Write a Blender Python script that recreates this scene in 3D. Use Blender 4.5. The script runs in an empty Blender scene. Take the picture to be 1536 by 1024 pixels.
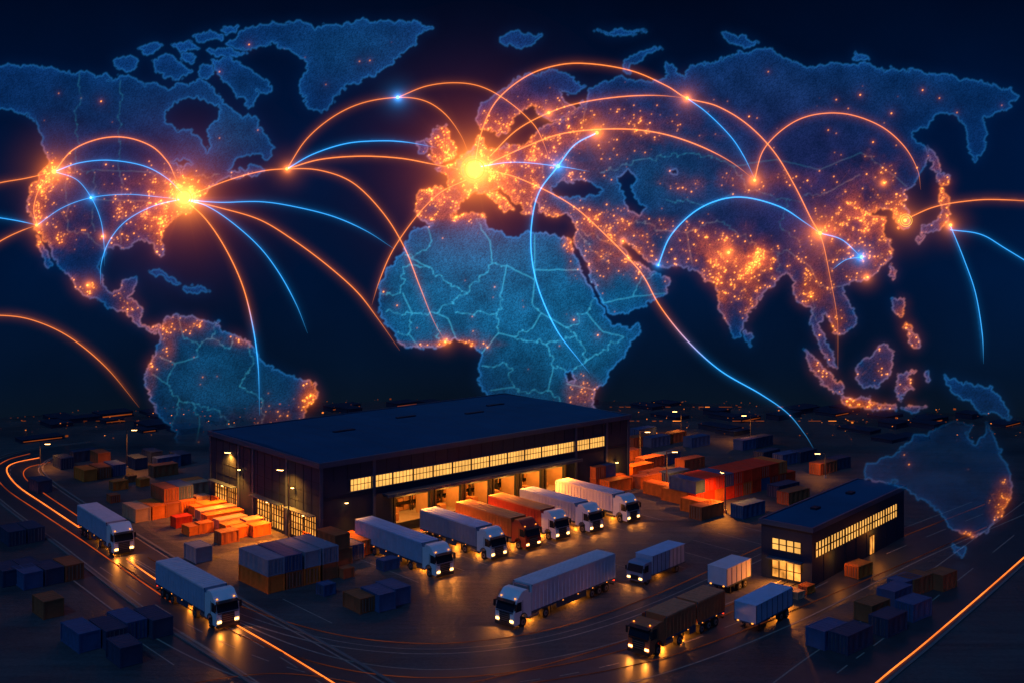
import bpy, bmesh, math, random
import numpy as np
from mathutils import Matrix, Vector
random.seed(7); rng = np.random.default_rng(11)
scene = bpy.context.scene
scene.view_settings.view_transform = 'Standard'
scene.view_settings.look = 'None'
scene.view_settings.exposure = 0

# ------------------------------------------------------------------ camera (level, rising-front lens)
EYE = 40.0; F = 1706.0; HZ = 340.0
cd = bpy.data.cameras.new("camera"); cam = bpy.data.objects.new("camera", cd)
scene.collection.objects.link(cam)
cam.location = (0, 0, EYE); cam.rotation_euler = (math.radians(90), 0, 0)
cd.lens = 39.98; cd.sensor_width = 36; cd.shift_y = -0.112; cd.clip_end = 5000; cd.clip_start = 1
scene.camera = cam

def site(a, b):
    """drawing coordinates -> metres on the yard"""
    k = b - HZ
    return ((a - 768.0) * EYE / k, F * EYE / k)

# ------------------------------------------------------------------ materials
MATS = {}
def nodes_of(m):
    m.use_nodes = True; nt = m.node_tree; nt.nodes.clear(); return nt
def pmat(name, col, rough=0.55, metal=0.0, var=0.35, scale=1.5, bump=0.0, spec=0.4):
    if name in MATS: return MATS[name]
    m = bpy.data.materials.new(name); nt = nodes_of(m); N = nt.nodes; L = nt.links
    out = N.new('ShaderNodeOutputMaterial'); b = N.new('ShaderNodeBsdfPrincipled')
    tc = N.new('ShaderNodeTexCoord'); n = N.new('ShaderNodeTexNoise'); n.inputs['Scale'].default_value = scale
    n.inputs['Detail'].default_value = 6; n.inputs['Roughness'].default_value = 0.65
    L.new(tc.outputs['Object'], n.inputs['Vector'])
    mx = N.new('ShaderNodeMix'); mx.data_type = 'RGBA'
    mx.inputs[6].default_value = (*[c * (1 - var) for c in col], 1)
    mx.inputs[7].default_value = (*[min(1, c * (1 + var)) for c in col], 1)
    L.new(n.outputs['Fac'], mx.inputs[0]); L.new(mx.outputs[2], b.inputs['Base Color'])
    b.inputs['Roughness'].default_value = rough; b.inputs['Metallic'].default_value = metal
    b.inputs['Specular IOR Level'].default_value = spec
    if bump:
        bp = N.new('ShaderNodeBump'); bp.inputs['Strength'].default_value = bump
        L.new(n.outputs['Fac'], bp.inputs['Height']); L.new(bp.outputs[0], b.inputs['Normal'])
    L.new(b.outputs[0], out.inputs[0]); MATS[name] = m; return m
def emat(name, col, strength, var=0.0, scale=0.8, sample=False):
    if name in MATS: return MATS[name]
    m = bpy.data.materials.new(name); nt = nodes_of(m); N = nt.nodes; L = nt.links
    out = N.new('ShaderNodeOutputMaterial'); e = N.new('ShaderNodeEmission')
    e.inputs['Color'].default_value = (*col, 1); e.inputs['Strength'].default_value = strength
    if var:
        tc = N.new('ShaderNodeTexCoord'); n = N.new('ShaderNodeTexNoise'); n.inputs['Scale'].default_value = scale
        n.inputs['Detail'].default_value = 3
        L.new(tc.outputs['Object'], n.inputs['Vector'])
        mr = N.new('ShaderNodeMapRange'); mr.inputs[1].default_value = 0.3; mr.inputs[2].default_value = 0.7
        mr.inputs[3].default_value = strength * (1 - var); mr.inputs[4].default_value = strength * (1 + var)
        L.new(n.outputs['Fac'], mr.inputs[0]); L.new(mr.outputs[0], e.inputs['Strength'])
    L.new(e.outputs[0], out.inputs[0])
    m.cycles.emission_sampling = 'AUTO' if sample else 'NONE'
    MATS[name] = m; return m

# ------------------------------------------------------------------ mesh builder
class B:
    def __init__(s): s.v = []; s.f = []; s.m = []; s.mats = []
    def mi(s, mat):
        if mat not in s.mats: s.mats.append(mat)
        return s.mats.index(mat)
    def add(s, vs, fs, mat, M=None):
        o = len(s.v)
        if M is not None: vs = [tuple(M @ Vector(p)) for p in vs]
        s.v += list(vs); k = s.mi(mat)
        for f in fs: s.f.append(tuple(i + o for i in f)); s.m.append(k)
    def box(s, x0, x1, y0, y1, z0, z1, mat, M=None):
        vs = [(x0,y0,z0),(x1,y0,z0),(x1,y1,z0),(x0,y1,z0),(x0,y0,z1),(x1,y0,z1),(x1,y1,z1),(x0,y1,z1)]
        s.add(vs, [(3,2,1,0),(4,5,6,7),(0,1,5,4),(1,2,6,5),(2,3,7,6),(3,0,4,7)], mat, M)
    def prism(s, prof, y0, y1, mat, M=None):
        n = len(prof)
        vs = [(p[0], y0, p[1]) for p in prof] + [(p[0], y1, p[1]) for p in prof]
        fs = [tuple(range(n))[::-1], tuple(range(n, 2*n))]
        for i in range(n):
            j = (i + 1) % n; fs.append((i, j, n + j, n + i))
        s.add(vs, fs, mat, M)
    def cyl(s, c, r, h, axis, mat, seg=14, M=None, r2=None):
        vs = []; r2 = r if r2 is None else r2
        for k, rr in ((-h/2, r), (h/2, r2)):
            for i in range(seg):
                a = 2*math.pi*i/seg; p, q = rr*math.cos(a), rr*math.sin(a)
                if axis == 'z': vs.append((c[0]+p, c[1]+q, c[2]+k))
                elif axis == 'y': vs.append((c[0]+p, c[1]+k, c[2]+q))
                else: vs.append((c[0]+k, c[1]+p, c[2]+q))
        fs = [tuple(range(seg))[::-1], tuple(range(seg, 2*seg))]
        for i in range(seg):
            j = (i+1) % seg; fs.append((i, j, seg+j, seg+i))
        s.add(vs, fs, mat, M)
    def mesh(s, name):
        me = bpy.data.meshes.new(name); me.from_pydata(s.v, [], s.f)
        for mt in s.mats: me.materials.append(mt)
        me.polygons.foreach_set('material_index', s.m); me.update()
        bm = bmesh.new(); bm.from_mesh(me); bmesh.ops.recalc_face_normals(bm, faces=bm.faces); bm.to_mesh(me); bm.free()
        return me
    def obj(s, name, M=None, parent=None):
        return place(s.mesh(name), name, M, parent)
def place(me, name, M=None, parent=None):
    o = bpy.data.objects.new(name, me); scene.collection.objects.link(o)
    if M is not None: o.matrix_world = M
    if parent: o.parent = parent
    return o
def empty(name, M=None):
    o = bpy.data.objects.new(name, None); scene.collection.objects.link(o)
    if M is not None: o.matrix_world = M
    return o
def TM(x, y, z=0, deg=0):
    return Matrix.Translation((x, y, z)) @ Matrix.Rotation(math.radians(deg), 4, 'Z')
def lamp(kind, loc, energy, col, parent=None, name="bulb", size=0.3, rot=None, spot=None):
    l = bpy.data.lights.new(name, kind); l.energy = energy; l.color = col
    if kind in ('POINT', 'SPOT'): l.shadow_soft_size = size
    if kind == 'SPOT': l.spot_size = math.radians(spot or 70); l.spot_blend = 0.8
    o = bpy.data.objects.new(name, l); scene.collection.objects.link(o)
    o.location = loc
    if rot: o.rotation_euler = rot
    if parent: o.parent = parent
    return o
WARM = (1.0, 0.27, 0.020)

# ------------------------------------------------------------------ world + moonlight
w = bpy.data.worlds.new("World"); scene.world = w; w.use_nodes = True
bg = w.node_tree.nodes['Background']; bg.inputs[0].default_value = (0.05, 0.27, 1.0, 1); bg.inputs[1].default_value = 0.20
sun = bpy.data.lights.new("moonlight", 'SUN'); sun.energy = 0.42; sun.angle = math.radians(2); sun.color = (0.18, 0.48, 1.0)
so = bpy.data.objects.new("moonlight", sun); scene.collection.objects.link(so)
so.rotation_euler = (math.radians(38), 0, math.radians(-35))

# sky backdrop
b = B(); R = 262; n = 80
vs = []; fs = []
for i in range(n + 1):
    a = math.radians(-110 + 220 * i / n); vs += [(R*math.sin(a), R*math.cos(a), -1), (R*math.sin(a), R*math.cos(a), 220)]
for i in range(n): fs.append((2*i, 2*i+1, 2*i+3, 2*i+2))
m = bpy.data.materials.new("night_sky"); nt = nodes_of(m); N = nt.nodes; L = nt.links
out = N.new('ShaderNodeOutputMaterial'); e = N.new('ShaderNodeEmission'); tc = N.new('ShaderNodeTexCoord')
sp = N.new('ShaderNodeSeparateXYZ'); L.new(tc.outputs['Object'], sp.inputs[0])
mr = N.new('ShaderNodeMapRange'); mr.inputs[2].default_value = 120; L.new(sp.outputs[2], mr.inputs[0])
cr = N.new('ShaderNodeValToRGB'); L.new(mr.outputs[0], cr.inputs[0])
els = cr.color_ramp.elements
els[0].position = 0; els[0].color = (.0022,.0062,.0145,1)
els[1].position = 1; els[1].color = (.0003,.0014,.0060,1)
for p, c in ((.07,(.0010,.0062,.021,1)),(.25,(.0001,.0074,.036,1)),(.5,(.0001,.0066,.036,1)),(.68,(.0001,.0040,.021,1)),(.82,(.0002,.0018,.009,1))):
    q = els.new(p); q.color = c
nz = N.new('ShaderNodeTexNoise'); nz.inputs['Scale'].default_value = .02; nz.inputs['Detail'].default_value = 5
L.new(tc.outputs['Object'], nz.inputs['Vector'])
m2 = N.new('ShaderNodeMapRange'); m2.inputs[1].default_value=.3; m2.inputs[2].default_value=.7; m2.inputs[3].default_value=.75; m2.inputs[4].default_value=1.25
L.new(nz.outputs['Fac'], m2.inputs[0])
L.new(cr.outputs[0], e.inputs[0]); L.new(m2.outputs[0], e.inputs[1]); L.new(e.outputs[0], out.inputs[0]); m.cycles.emission_sampling = 'NONE'
b.add(vs, fs, m); b.obj("sky")

# ------------------------------------------------------------------ ground
def ground_mat(name, lo, hi):
    m = bpy.data.materials.new(name); nt = nodes_of(m); N = nt.nodes; L = nt.links
    out = N.new('ShaderNodeOutputMaterial'); bs = N.new('ShaderNodeBsdfPrincipled'); tc = N.new('ShaderNodeTexCoord')
    def noise(sc, det=6, vec=None, ro=.6):
        n_ = N.new('ShaderNodeTexNoise'); n_.inputs['Scale'].default_value = sc; n_.inputs['Detail'].default_value = det
        n_.inputs['Roughness'].default_value = ro
        L.new(vec if vec else tc.outputs['Object'], n_.inputs['Vector']); return n_.outputs['Fac']
    mp = N.new('ShaderNodeMapping'); mp.inputs['Rotation'].default_value = (0,0,math.radians(49)); mp.inputs['Scale'].default_value = (.06, 1.1, 1)
    L.new(tc.outputs['Object'], mp.inputs['Vector'])
    n1 = noise(.07, 8); n2 = noise(1.0, 8, mp.outputs[0]); n3 = noise(2.2, 6, None, .7)
    def math_(op, a, b_):
        q = N.new('ShaderNodeMath'); q.operation = op
        for i, v in enumerate((a, b_)):
            if isinstance(v, (int, float)): q.inputs[i].default_value = v
            else: L.new(v, q.inputs[i])
        return q.outputs[0]
    s_ = math_('ADD', math_('MULTIPLY', n1, .4), math_('ADD', math_('MULTIPLY', n2, .3), math_('MULTIPLY', n3, .3)))
    cr = N.new('ShaderNodeValToRGB'); L.new(s_, cr.inputs[0])
    cr.color_ramp.elements[0].position = .38; cr.color_ramp.elements[0].color = (*lo,1)
    cr.color_ramp.elements[1].position = .62; cr.color_ramp.elements[1].color = (*hi,1)
    L.new(cr.outputs[0], bs.inputs['Base Color'])
    mr = N.new('ShaderNodeMapRange'); mr.inputs[1].default_value=.35; mr.inputs[2].default_value=.65; mr.inputs[3].default_value=.40; mr.inputs[4].default_value=.8
    L.new(n1, mr.inputs[0]); L.new(mr.outputs[0], bs.inputs['Roughness']); bs.inputs['Specular IOR Level'].default_value = .35
    bp = N.new('ShaderNodeBump'); bp.inputs['Strength'].default_value=.5; bp.inputs['Distance'].default_value=.2
    L.new(n3, bp.inputs['Height']); L.new(bp.outputs[0], bs.inputs['Normal']); L.new(bs.outputs[0], out.inputs[0]); return m
m = ground_mat("asphalt_yard", (.018,.021,.026), (.090,.092,.096))
glow_boost_m = ground_mat("glow_boost_apron", (.030,.028,.027), (.155,.14,.125))  # paler ground added so the dock glow comes out brighter
b = B(); b.add([(-900,-300,0),(900,-300,0),(900,1500,0),(-900,1500,0)], [(0,1,2,3)], m); b.obj("ground")

# roads, markings --------------------------------------------------
def catmull(P, per=10):
    P = [np.array(p, float) for p in P]; P = [2*P[0]-P[1]] + P + [2*P[-1]-P[-2]]; o = []
    for i in range(1, len(P)-2):
        for k in range(per):
            t = k/per
            o.append(.5*((2*P[i])+(-P[i-1]+P[i+1])*t+(2*P[i-1]-5*P[i]+4*P[i+1]-P[i+2])*t*t+(-P[i-1]+3*P[i]-3*P[i+1]+P[i+2])*t**3))
    o.append(P[-2]); return np.array(o)
def offset(c, d):
    t = np.gradient(c, axis=0); t /= np.linalg.norm(t, axis=1)[:, None] + 1e-9
    return c + np.stack([-t[:,1], t[:,0]], 1) * d
def ribbon(bld, c, wd, z, mat, h=None, dash=None):
    a = offset(c, wd/2); d = offset(c, -wd/2); k = len(c)
    for i in range(k-1):
        if dash and (i // dash) % 2: continue
        if h is None: bld.add([(*a[i],z),(*a[i+1],z),(*d[i+1],z),(*d[i],z)], [(3,2,1,0)], mat)
        else:
            vs = [(*a[i],z),(*a[i+1],z),(*d[i+1],z),(*d[i],z),(*a[i],z+h),(*a[i+1],z+h),(*d[i+1],z+h),(*d[i],z+h)]
            bld.add(vs, [(4,7,6,5),(0,4,5,1),(3,2,6,7)], mat)
road_m = pmat("road_asphalt", (.040,.042,.047), .45, 0, .5, .6, .25)
paint = pmat("worn_road_paint", (.30,.25,.20), .6, 0, .75, 2.2)
kerbm = pmat("kerb_concrete", (.15,.145,.14), .7, 0, .3, 2)
glow_strip = emat("road_light_trail", (1.0, .18, .025), 2.0, .35, .12)  # vehicle light trails, built as solid glowing strips
glow_dim = emat("road_glow_dim", (1.0, .13, .02), .5, .6, .1)  # dim parallel road lines, glow put into the material
glow_faint = emat("road_glow_faint", (1.0, .20, .06), .08, .9, .12)  # faint lane lines given a glow of their own

def spath(pts): return catmull([site(*p) for p in pts], 12)
left = spath([(150,668),(60,680),(22,697),(18,716),(60,752),(150,812),(290,908),(420,985),(600,1100)])
b = B(); ribbon(b, left, 9.5, .008, road_m); b.obj("access_road")
b = B()
for o_ in (-4.3, 4.3): ribbon(b, offset(left, o_), .18, .013, paint)
ribbon(b, left, .15, .013, paint, dash=2); b.obj("access_road_markings")
b = B()
for o_ in (-4.9, 4.9): ribbon(b, offset(left, o_), .3, .0, kerbm, .13)
b.obj("access_road_kerb")
front = spath([(190,842),(300,905),(430,952),(560,976),(700,978),(850,955),(1000,905),(1150,835),(1290,770)])
fr2 = spath([(150,850),(280,935),(430,1000),(600,1030),(780,1022),(960,985),(1150,915),(1330,830),(1500,760)])
b = B(); ribbon(b, offset(fr2, -.2), 9, .004, road_m); b.obj("yard_road")
u = np.array([math.cos(math.radians(41)), math.sin(math.radians(41))]); v = np.array([-u[1], u[0]])
A = np.array([-23.9, 141.6])
def wp(uu, vv): return A + u*uu + v*vv
b = B()
P_ = catmull([wp(-11,32), wp(-13,20), wp(-12,6), wp(-6,-6), wp(2,-18), wp(10,-27), wp(24,-31), wp(40,-27), wp(54,-17), wp(66,-6), wp(70,6), wp(62,16)], 5)
b.add([(p[0],p[1],.0035) for p in P_], [tuple(range(len(P_)))], glow_boost_m); b.obj("glow_boost_apron")  # added pale sheet, lifts the glow around the docks
b = B()
ribbon(b, front, .2, .017, paint); ribbon(b, offset(front, 1.2), .14, .017, paint)
for o_ in (-4.1, 4.1): ribbon(b, offset(fr2, o_), .18, .021, paint)
ribbon(b, fr2, .15, .021, paint, dash=2)
for uu in (1.2, 7.8, 11.3, 17, 23.3, 29, 34.8, 42.5):
    c = np.array([wp(uu, -.8 - 1.4*k) for k in range(14)]); ribbon(b, c, .16, .012, paint)
for k in range(9):
    c = np.array([wp(8+5*k, -28-.9*j) for j in range(9)]); ribbon(b, c, .13, .010, paint)
for k in range(5):
    c = np.array([wp(-30+4.2*k, -14-.9*j) for j in range(12)]); ribbon(b, c, .13, .010, paint)
b.obj("yard_markings")
right = spath([(1200,1130),(1315,1024),(1400,954),(1536,836),(1700,690)])
b = B(); ribbon(b, offset(right, 3.6), 8, .012, road_m); b.obj("perimeter_road")
b = B(); ribbon(b, offset(right, 7.2), .16, .025, paint); ribbon(b, offset(right, 3.6), .14, .025, paint, dash=2); b.obj("perimeter_road_markings")
b = B(); ribbon(b, offset(right, -.7), .3, 0, kerbm, .13); b.obj("perimeter_road_kerb")
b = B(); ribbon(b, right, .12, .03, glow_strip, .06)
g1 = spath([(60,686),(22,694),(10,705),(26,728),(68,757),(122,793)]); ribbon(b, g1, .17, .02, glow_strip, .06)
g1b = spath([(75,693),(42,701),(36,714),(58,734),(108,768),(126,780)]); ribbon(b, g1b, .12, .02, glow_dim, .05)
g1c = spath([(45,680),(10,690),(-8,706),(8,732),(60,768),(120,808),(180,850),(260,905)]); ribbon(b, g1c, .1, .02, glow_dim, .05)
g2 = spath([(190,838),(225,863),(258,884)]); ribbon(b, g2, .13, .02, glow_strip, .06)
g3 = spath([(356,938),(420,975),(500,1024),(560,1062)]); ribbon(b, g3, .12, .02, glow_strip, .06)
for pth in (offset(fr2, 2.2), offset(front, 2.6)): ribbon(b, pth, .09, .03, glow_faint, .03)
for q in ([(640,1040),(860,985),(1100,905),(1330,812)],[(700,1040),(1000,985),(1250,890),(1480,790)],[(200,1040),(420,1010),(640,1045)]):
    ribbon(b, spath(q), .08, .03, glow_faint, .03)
b.obj("road_glow_lines")  # light trails and glowing road lines, not fitted lamps

# ------------------------------------------------------------------ warehouse
WM = TM(A[0], A[1], 0, 41)
H = 10.3; LL = 56.0; WW = 30.0
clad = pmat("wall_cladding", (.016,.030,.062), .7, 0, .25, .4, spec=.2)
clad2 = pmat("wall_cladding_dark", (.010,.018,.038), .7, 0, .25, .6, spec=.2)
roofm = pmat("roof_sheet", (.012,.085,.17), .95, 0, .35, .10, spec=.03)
trim = pmat("metal_trim", (.04,.075,.13), .5, .1, .2, 1, spec=.3)
dark = pmat("dark_steel", (.03,.03,.034), .5, .4, .3, 1)
conc = pmat("concrete", (.3,.28,.25), .75, 0, .3, 1.2)
inner = pmat("interior_wall", (.42,.29,.17), .7, 0, .35, .8)
win = emat("lit_window", (1.0, .47, .10), 1.2, .28, .35)
win2 = emat("lit_window_bright", (1.0, .36, .06), 1.2, .75, .6)
tube_l = emat("lamp_lens", (1.0, .5, .14), 14)
wh = empty("warehouse", WM)
def part(bld, name, par, M):
    o = bld.obj(name); o.parent = par; return o
doors = [(11.2,16.9),(17.9,22.2),(23.0,27.3),(28.1,32.3),(33.2,37.2),(38.0,41.8)]
DZ0, DZ1 = 1.1, 4.75
b = B()
b.box(0, LL, 0, .3, DZ1, 6.4, clad); b.box(0, LL, 0, .3, 7.9, H, clad)
b.box(0, 4.4, 0, .3, 6.4, 7.9, clad); b.box(50.6, LL, 0, .3, 6.4, 7.9, clad)
px = 0
for d0, d1 in doors + [(LL, LL)]:
    b.box(px, d0, 0, .3, 0, DZ1, clad)
    if d1 > d0: b.box(d0, d1, 0, .3, 0, DZ0, clad2)
    px = d1
side = [(1.0,3.8),(4.2,7.2),(9.0,12.3),(12.7,16.2),(21.8,24.6),(25.0,28.6)]
py = .3
for d0, d1 in side + [(WW, WW)]:
    b.box(0, .3, py, d0, 0, 3.7, clad); py = d1
b.box(0, .3, .3, WW, 3.7, H, clad)
b.box(LL-.3, LL, .3, WW, 0, H, clad); b.box(.3, LL-.3, WW-.3, WW, 0, H, clad)
part(b, "walls", wh, WM)
b = B()
for k in range(1, 28):
    x = k*2.0
    b.box(x-.03, x+.03, -.05, 0, 8.05, H-.4, clad2)
for k in range(1, 15):
    y = k*2.0
    b.box(-.05, 0, y-.03, y+.03, 3.95, H-.4, clad2)
for z in (5.75, 6.05): b.box(.02, LL, -.04, 0, z, z+.06, clad2)
for z in (5.0, 6.5, 8.0): b.box(-.04, 0, .02, WW, z, z+.05, clad2)
for x in (0, 7.9, 44.2, 50.8, 55.6): b.box(x-.1, x+.35, -.16, -.052, 0, H-.4, trim)
for y in (7.9, 16.9, 21.0, 29.6): b.box(-.16, -.052, y, y+.4, 0, H-.4, trim)
part(b, "wall_trim", wh, WM)
b = B()
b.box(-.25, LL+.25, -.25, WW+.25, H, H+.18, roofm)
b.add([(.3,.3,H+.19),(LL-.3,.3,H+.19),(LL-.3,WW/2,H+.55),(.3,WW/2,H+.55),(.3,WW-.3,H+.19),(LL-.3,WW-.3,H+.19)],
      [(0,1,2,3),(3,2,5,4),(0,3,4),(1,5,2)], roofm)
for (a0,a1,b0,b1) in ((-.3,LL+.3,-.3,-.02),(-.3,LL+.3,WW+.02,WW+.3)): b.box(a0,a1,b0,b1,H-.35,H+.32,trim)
for (a0,a1) in ((-.3,-.02),(LL+.02,LL+.3)): b.box(a0,a1,-.02,WW+.02,H-.35,H+.315,trim)
for k in range(1, 18):
    x = k*3.1; b.add([(x,.4,H+.21),(x+.07,.4,H+.21),(x+.07,WW/2,H+.58),(x,WW/2,H+.58),(x+.07,WW-.4,H+.21),(x,WW-.4,H+.21)], [(0,1,2,3),(3,2,4,5)], clad)
for (x, y) in ((12,15.6),(26,20),(36,15.6),(44,20)):
    z = H+.2+.35*(1-abs(y-15)/15); b.box(x, x+3.4, y, y+.7, z-.1, z+.16, clad2)
part(b, "roof", wh, WM)
b = B(); b.box(4.4, 50.6, .035, .08, 6.4, 7.9, win)
part(b, "strip_window_glass", wh, WM)
b = B()
ng = 14; gw = (50.6-4.4)/ng
for k in range(ng+1):
    x = 4.4 + k*gw; b.box(x-.12, x+.12, -.01, .03, 6.4, 7.9, dark)
    if k < ng:
        for j in range(1, 6): xx = x + gw*j/6; b.box(xx-.035, xx+.035, .0, .03, 6.4, 7.9, dark)
b.box(4.3, 50.7, -.015, .032, 7.12, 7.19, dark); b.box(4.2, 50.8, -.07, -.002, 6.28, 6.4, trim); b.box(4.2, 50.8, -.07, -.002, 7.9, 8.0, trim)
part(b, "strip_window_frame", wh, WM)
b = B()
b.box(10.6, 42.4, .3, 9, .9, DZ0, conc)
b.box(10.6, 42.4, 9, 9.2, .9, 6, inner)
b.box(10.6, 42.4, .32, 9, 5.6, 5.75, inner)
b.box(10.4, 10.6, .3, 9.2, .9, 5.7, inner); b.box(42.4, 42.6, .3, 9.2, .9, 5.7, inner)
for i in range(5):
    x = (doors[i][1]+doors[i+1][0])/2; b.box(x-.12, x+.12, .32, 3.5, DZ0, 5.6, inner)
part(b, "loading_bay_interior", wh, WM)
b = B(); wood = pmat("timber_goods", (.36,.19,.07), .7, 0, .5, 2); cardb = pmat("carton_goods", (.40,.24,.12), .8, 0, .4, 1.5)
for i, (d0, d1) in enumerate(doors):
    for z in (1.2, 2.4, 3.6):
        b.box(d0-.6, d1+1.6, 4.8, 6.2, z+.95, z+1.03, dark)
        x = d0-.5
        while x < d1+.9:
            hh = random.uniform(.35,.9)
            if random.random() < .85: b.box(x, x+.75, 5, 6.1, z, z+hh, random.choice([wood, cardb, dark]))
            x += .95
    for x in (d0-.4, (d0+d1)/2, d1+.25): b.box(x, x+.12, 4.6, 4.75, DZ0, 5.4, dark)
    for k in range(3):
        x = random.uniform(d0+.4, d1-1.4); y = random.uniform(1.0,3.4); b.box(x, x+1, y, y+1, DZ0, DZ0+random.uniform(.5,1.8), random.choice([wood, cardb]))
part(b, "racking_and_pallets", wh, WM)
b = B()
for d0, d1 in doors:
    b.box(d0-.28, d0, -.42, -.17, 0.6, DZ1+.2, dark); b.box(d1, d1+.28, -.42, -.17, .6, DZ1+.2, dark)
    b.box(d0, d1, -.42, -.17, DZ1, DZ1+.25, dark)
    b.box(d0+.1, d1-.1, .05, .15, DZ1-.3, DZ1, trim)
    b.box(d0+.4, d0+.7, -.45, -.17, .75, 1.05, dark); b.box(d1-.7, d1-.4, -.45, -.17, .75, 1.05, dark)
part(b, "dock_door_frames", wh, WM)
b = B()
b.box(9.2, 43.8, -1.7, -.17, 5.3, 5.5, clad)
b.box(9.0, 44.0, -1.9, -1.7, 5.2, 5.58, trim)
for x in (9.3, 17.4, 22.6, 27.7, 32.8, 37.6, 43.6): b.box(x-.07, x+.07, -1.7, -.2, 5.1, 5.3, dark)
part(b, "dock_canopy", wh, WM)
b = B()
LX = (14, 20, 25.1, 30.2, 35.2, 39.9)
for x in LX: b.box(x-.5, x+.5, -1.2, -1.0, 5.1, 5.2, tube_l)
for x in LX: b.box(x-.8, x+.8, 2.4, 2.6, 5.4, 5.5, tube_l)
part(b, "dock_lamps", wh, WM)
for x in LX:
    lamp('POINT', (x, -1.15, 4.85), 900, WARM, wh, "dock_bulb", .35)
    lamp('SPOT', (x, -1.95, 5.0), 5600, WARM, wh, "dock_fill_spot", .3, (math.radians(-34), 0, 0), 115)  # fill spot added at the canopy edge to warm the yard
    lamp('POINT', (x, 2.5, 5.0), 480, (1,.34,.045), wh, "bay_bulb", .4)
b = B()
for d0, d1 in side: b.box(.14, .18, d0, d1, .35, 3.7, win2)
part(b, "side_window_glass", wh, WM)
b = B()
for d0, d1 in side:
    b.box(-.04, .12, d0, d1, 0.0, .35, clad2)
    kk = 5
    for j in range(kk+1):
        y = d0+(d1-d0)*j/kk; b.box(-.02, .13, y-.05, y+.05, .35, 3.7, dark)
    for z in (1.2, 2.05, 2.9): b.box(0, .12, d0, d1, z-.04, z+.04, dark)
for y0, y1 in ((.8,7.4),(8.8,16.4),(21.6,28.8)):
    b.box(-1.1, -.17, y0, y1, 3.85, 3.98, trim)
part(b, "side_window_frame", wh, WM)
b = B()
WL = ((6.0,6.6,5200),(12.5,3.6,2200),(20.4,6.6,6000),(25.2,3.6,2200),(3.2,3.6,1500))
for y, z, e_ in WL:
    b.box(-.6, -.3, y-.2, y+.2, z+.02, z+.18, dark); b.box(-.57, -.33, y-.17, y+.17, z-.08, z+.02, tube_l); b.box(-.3, -.05, y-.05, y+.05, z+.05, z+.15, dark)
for (x, z) in ((52.8, 3.6), (3.6, 5.2)):
    b.box(x-.2, x+.2, -.6, -.3, z+.02, z+.18, dark); b.box(x-.17, x+.17, -.57, -.33, z-.08, z+.02, tube_l)
part(b, "wall_lamps", wh, WM)
for y, z, e_ in WL:
    lamp('SPOT', (-.75, y, z-.15), e_, WARM, wh, "wall_floodlight", .25, (0, math.radians(32 if z > 5 else 20), 0), 150)
lamp('POINT', (52.8, -1.0, 3.3), 260, WARM, wh, "wall_bulb", .3)
lamp('SPOT', (3.6, -.9, 5.0), 1500, WARM, wh, "wall_floodlight", .3, (math.radians(-25), 0, 0), 110)
lamp('SPOT', (56.6, 4, 5.5), 6200, WARM, wh, "wall_floodlight", .3, (0, math.radians(-40), 0), 140)
b = B()
for k in range(5): b.box(44.4, 46.0, -.5-.3*k-.3, -.5-.3*k, 0, 1.1-.22*k, conc)
b.box(44.4, 46.0, -.5, -.17, 0, 1.1, conc)
part(b, "dock_steps", wh, WM)

# ------------------------------------------------------------------ office building
A2 = np.array(site(1218, 880)); OM = TM(A2[0], A2[1], 0, 50)
of = empty("office_building", OM); OL, OW, OH = 27.0, 6.2, 6.35
b = B()
b.box(0, OL, 0, .25, 0, 3.0, clad); b.box(0, OL, 0, .25, 4.7, OH, clad); b.box(0, .9, 0, .25, 3.0, 4.7, clad); b.box(24.8, OL, 0, .25, 3.0, 4.7, clad)
b.box(0, .25, .25, 1.3, 0, OH, clad); b.box(0, .25, 4.9, OW, 0, OH, clad)
b.box(0, .25, 1.3, 4.9, 2.2, 3.4, clad); b.box(0, .25, 1.3, 4.9, 4.65, OH, clad); b.box(0,.25,1.3,4.9,0,.3,clad2)
b.box(OL-.25, OL, .25, OW, 0, OH, clad); b.box(.25, OL-.25, OW-.25, OW, 0, OH, clad)
part(b, "walls", of, OM)
b = B(); b.box(-.2, OL+.2, -.2, OW+.2, OH, OH+.15, roofm)
b.box(-.25, OL+.25, -.25, -.02, OH-.25, OH+.3, trim); b.box(-.25, OL+.25, OW+.02, OW+.25, OH-.25, OH+.3, trim)
b.box(-.25, -.02, -.02, OW+.02, OH-.25, OH+.295, trim); b.box(OL+.02, OL+.25, -.02, OW+.02, OH-.25, OH+.295, trim)
for (x,y) in ((8,3.2),(18,3.2)): b.box(x,x+1.2,y,y+.8,OH+.15,OH+.4,clad2)
part(b, "roof", of, OM)
b = B(); b.box(.9, 24.8, .1, .14, 3.0, 4.7, win); b.box(.1, .14, 1.3, 4.9, 3.4, 4.65, win); b.box(.1, .14, 1.3, 4.9, .3, 2.2, win2)
b.box(16, 17.2, -.05, -.02, .1, 2.3, win2)
part(b, "window_glass", of, OM)
b = B()
for k in range(31):
    x = .9 + (24.8-.9)*k/30; t = .13 if k % 5 == 0 else .05; b.box(x-t, x+t, -.04, .09, 3.0, 4.7, dark)
b.box(.8, 24.9, -.03, .09, 3.8, 3.9, dark)
for y in (1.3,2.2,3.1,4.0,4.9): b.box(-.04, .09, y-.06, y+.06, 3.4, 4.65, dark); b.box(-.04, .09, y-.06, y+.06, .3, 2.2, dark)
b.box(-.03,.09,1.3,4.9,4.0,4.07,dark); b.box(-.03,.09,1.3,4.9,1.2,1.27,dark)
b.box(-.9, -.002, 1.0, 5.2, 2.45, 2.58, trim)
for k in range(1, 9): b.box(k*3-.04, k*3+.04, -.05, -.002, .1, 2.9, clad2)
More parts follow.
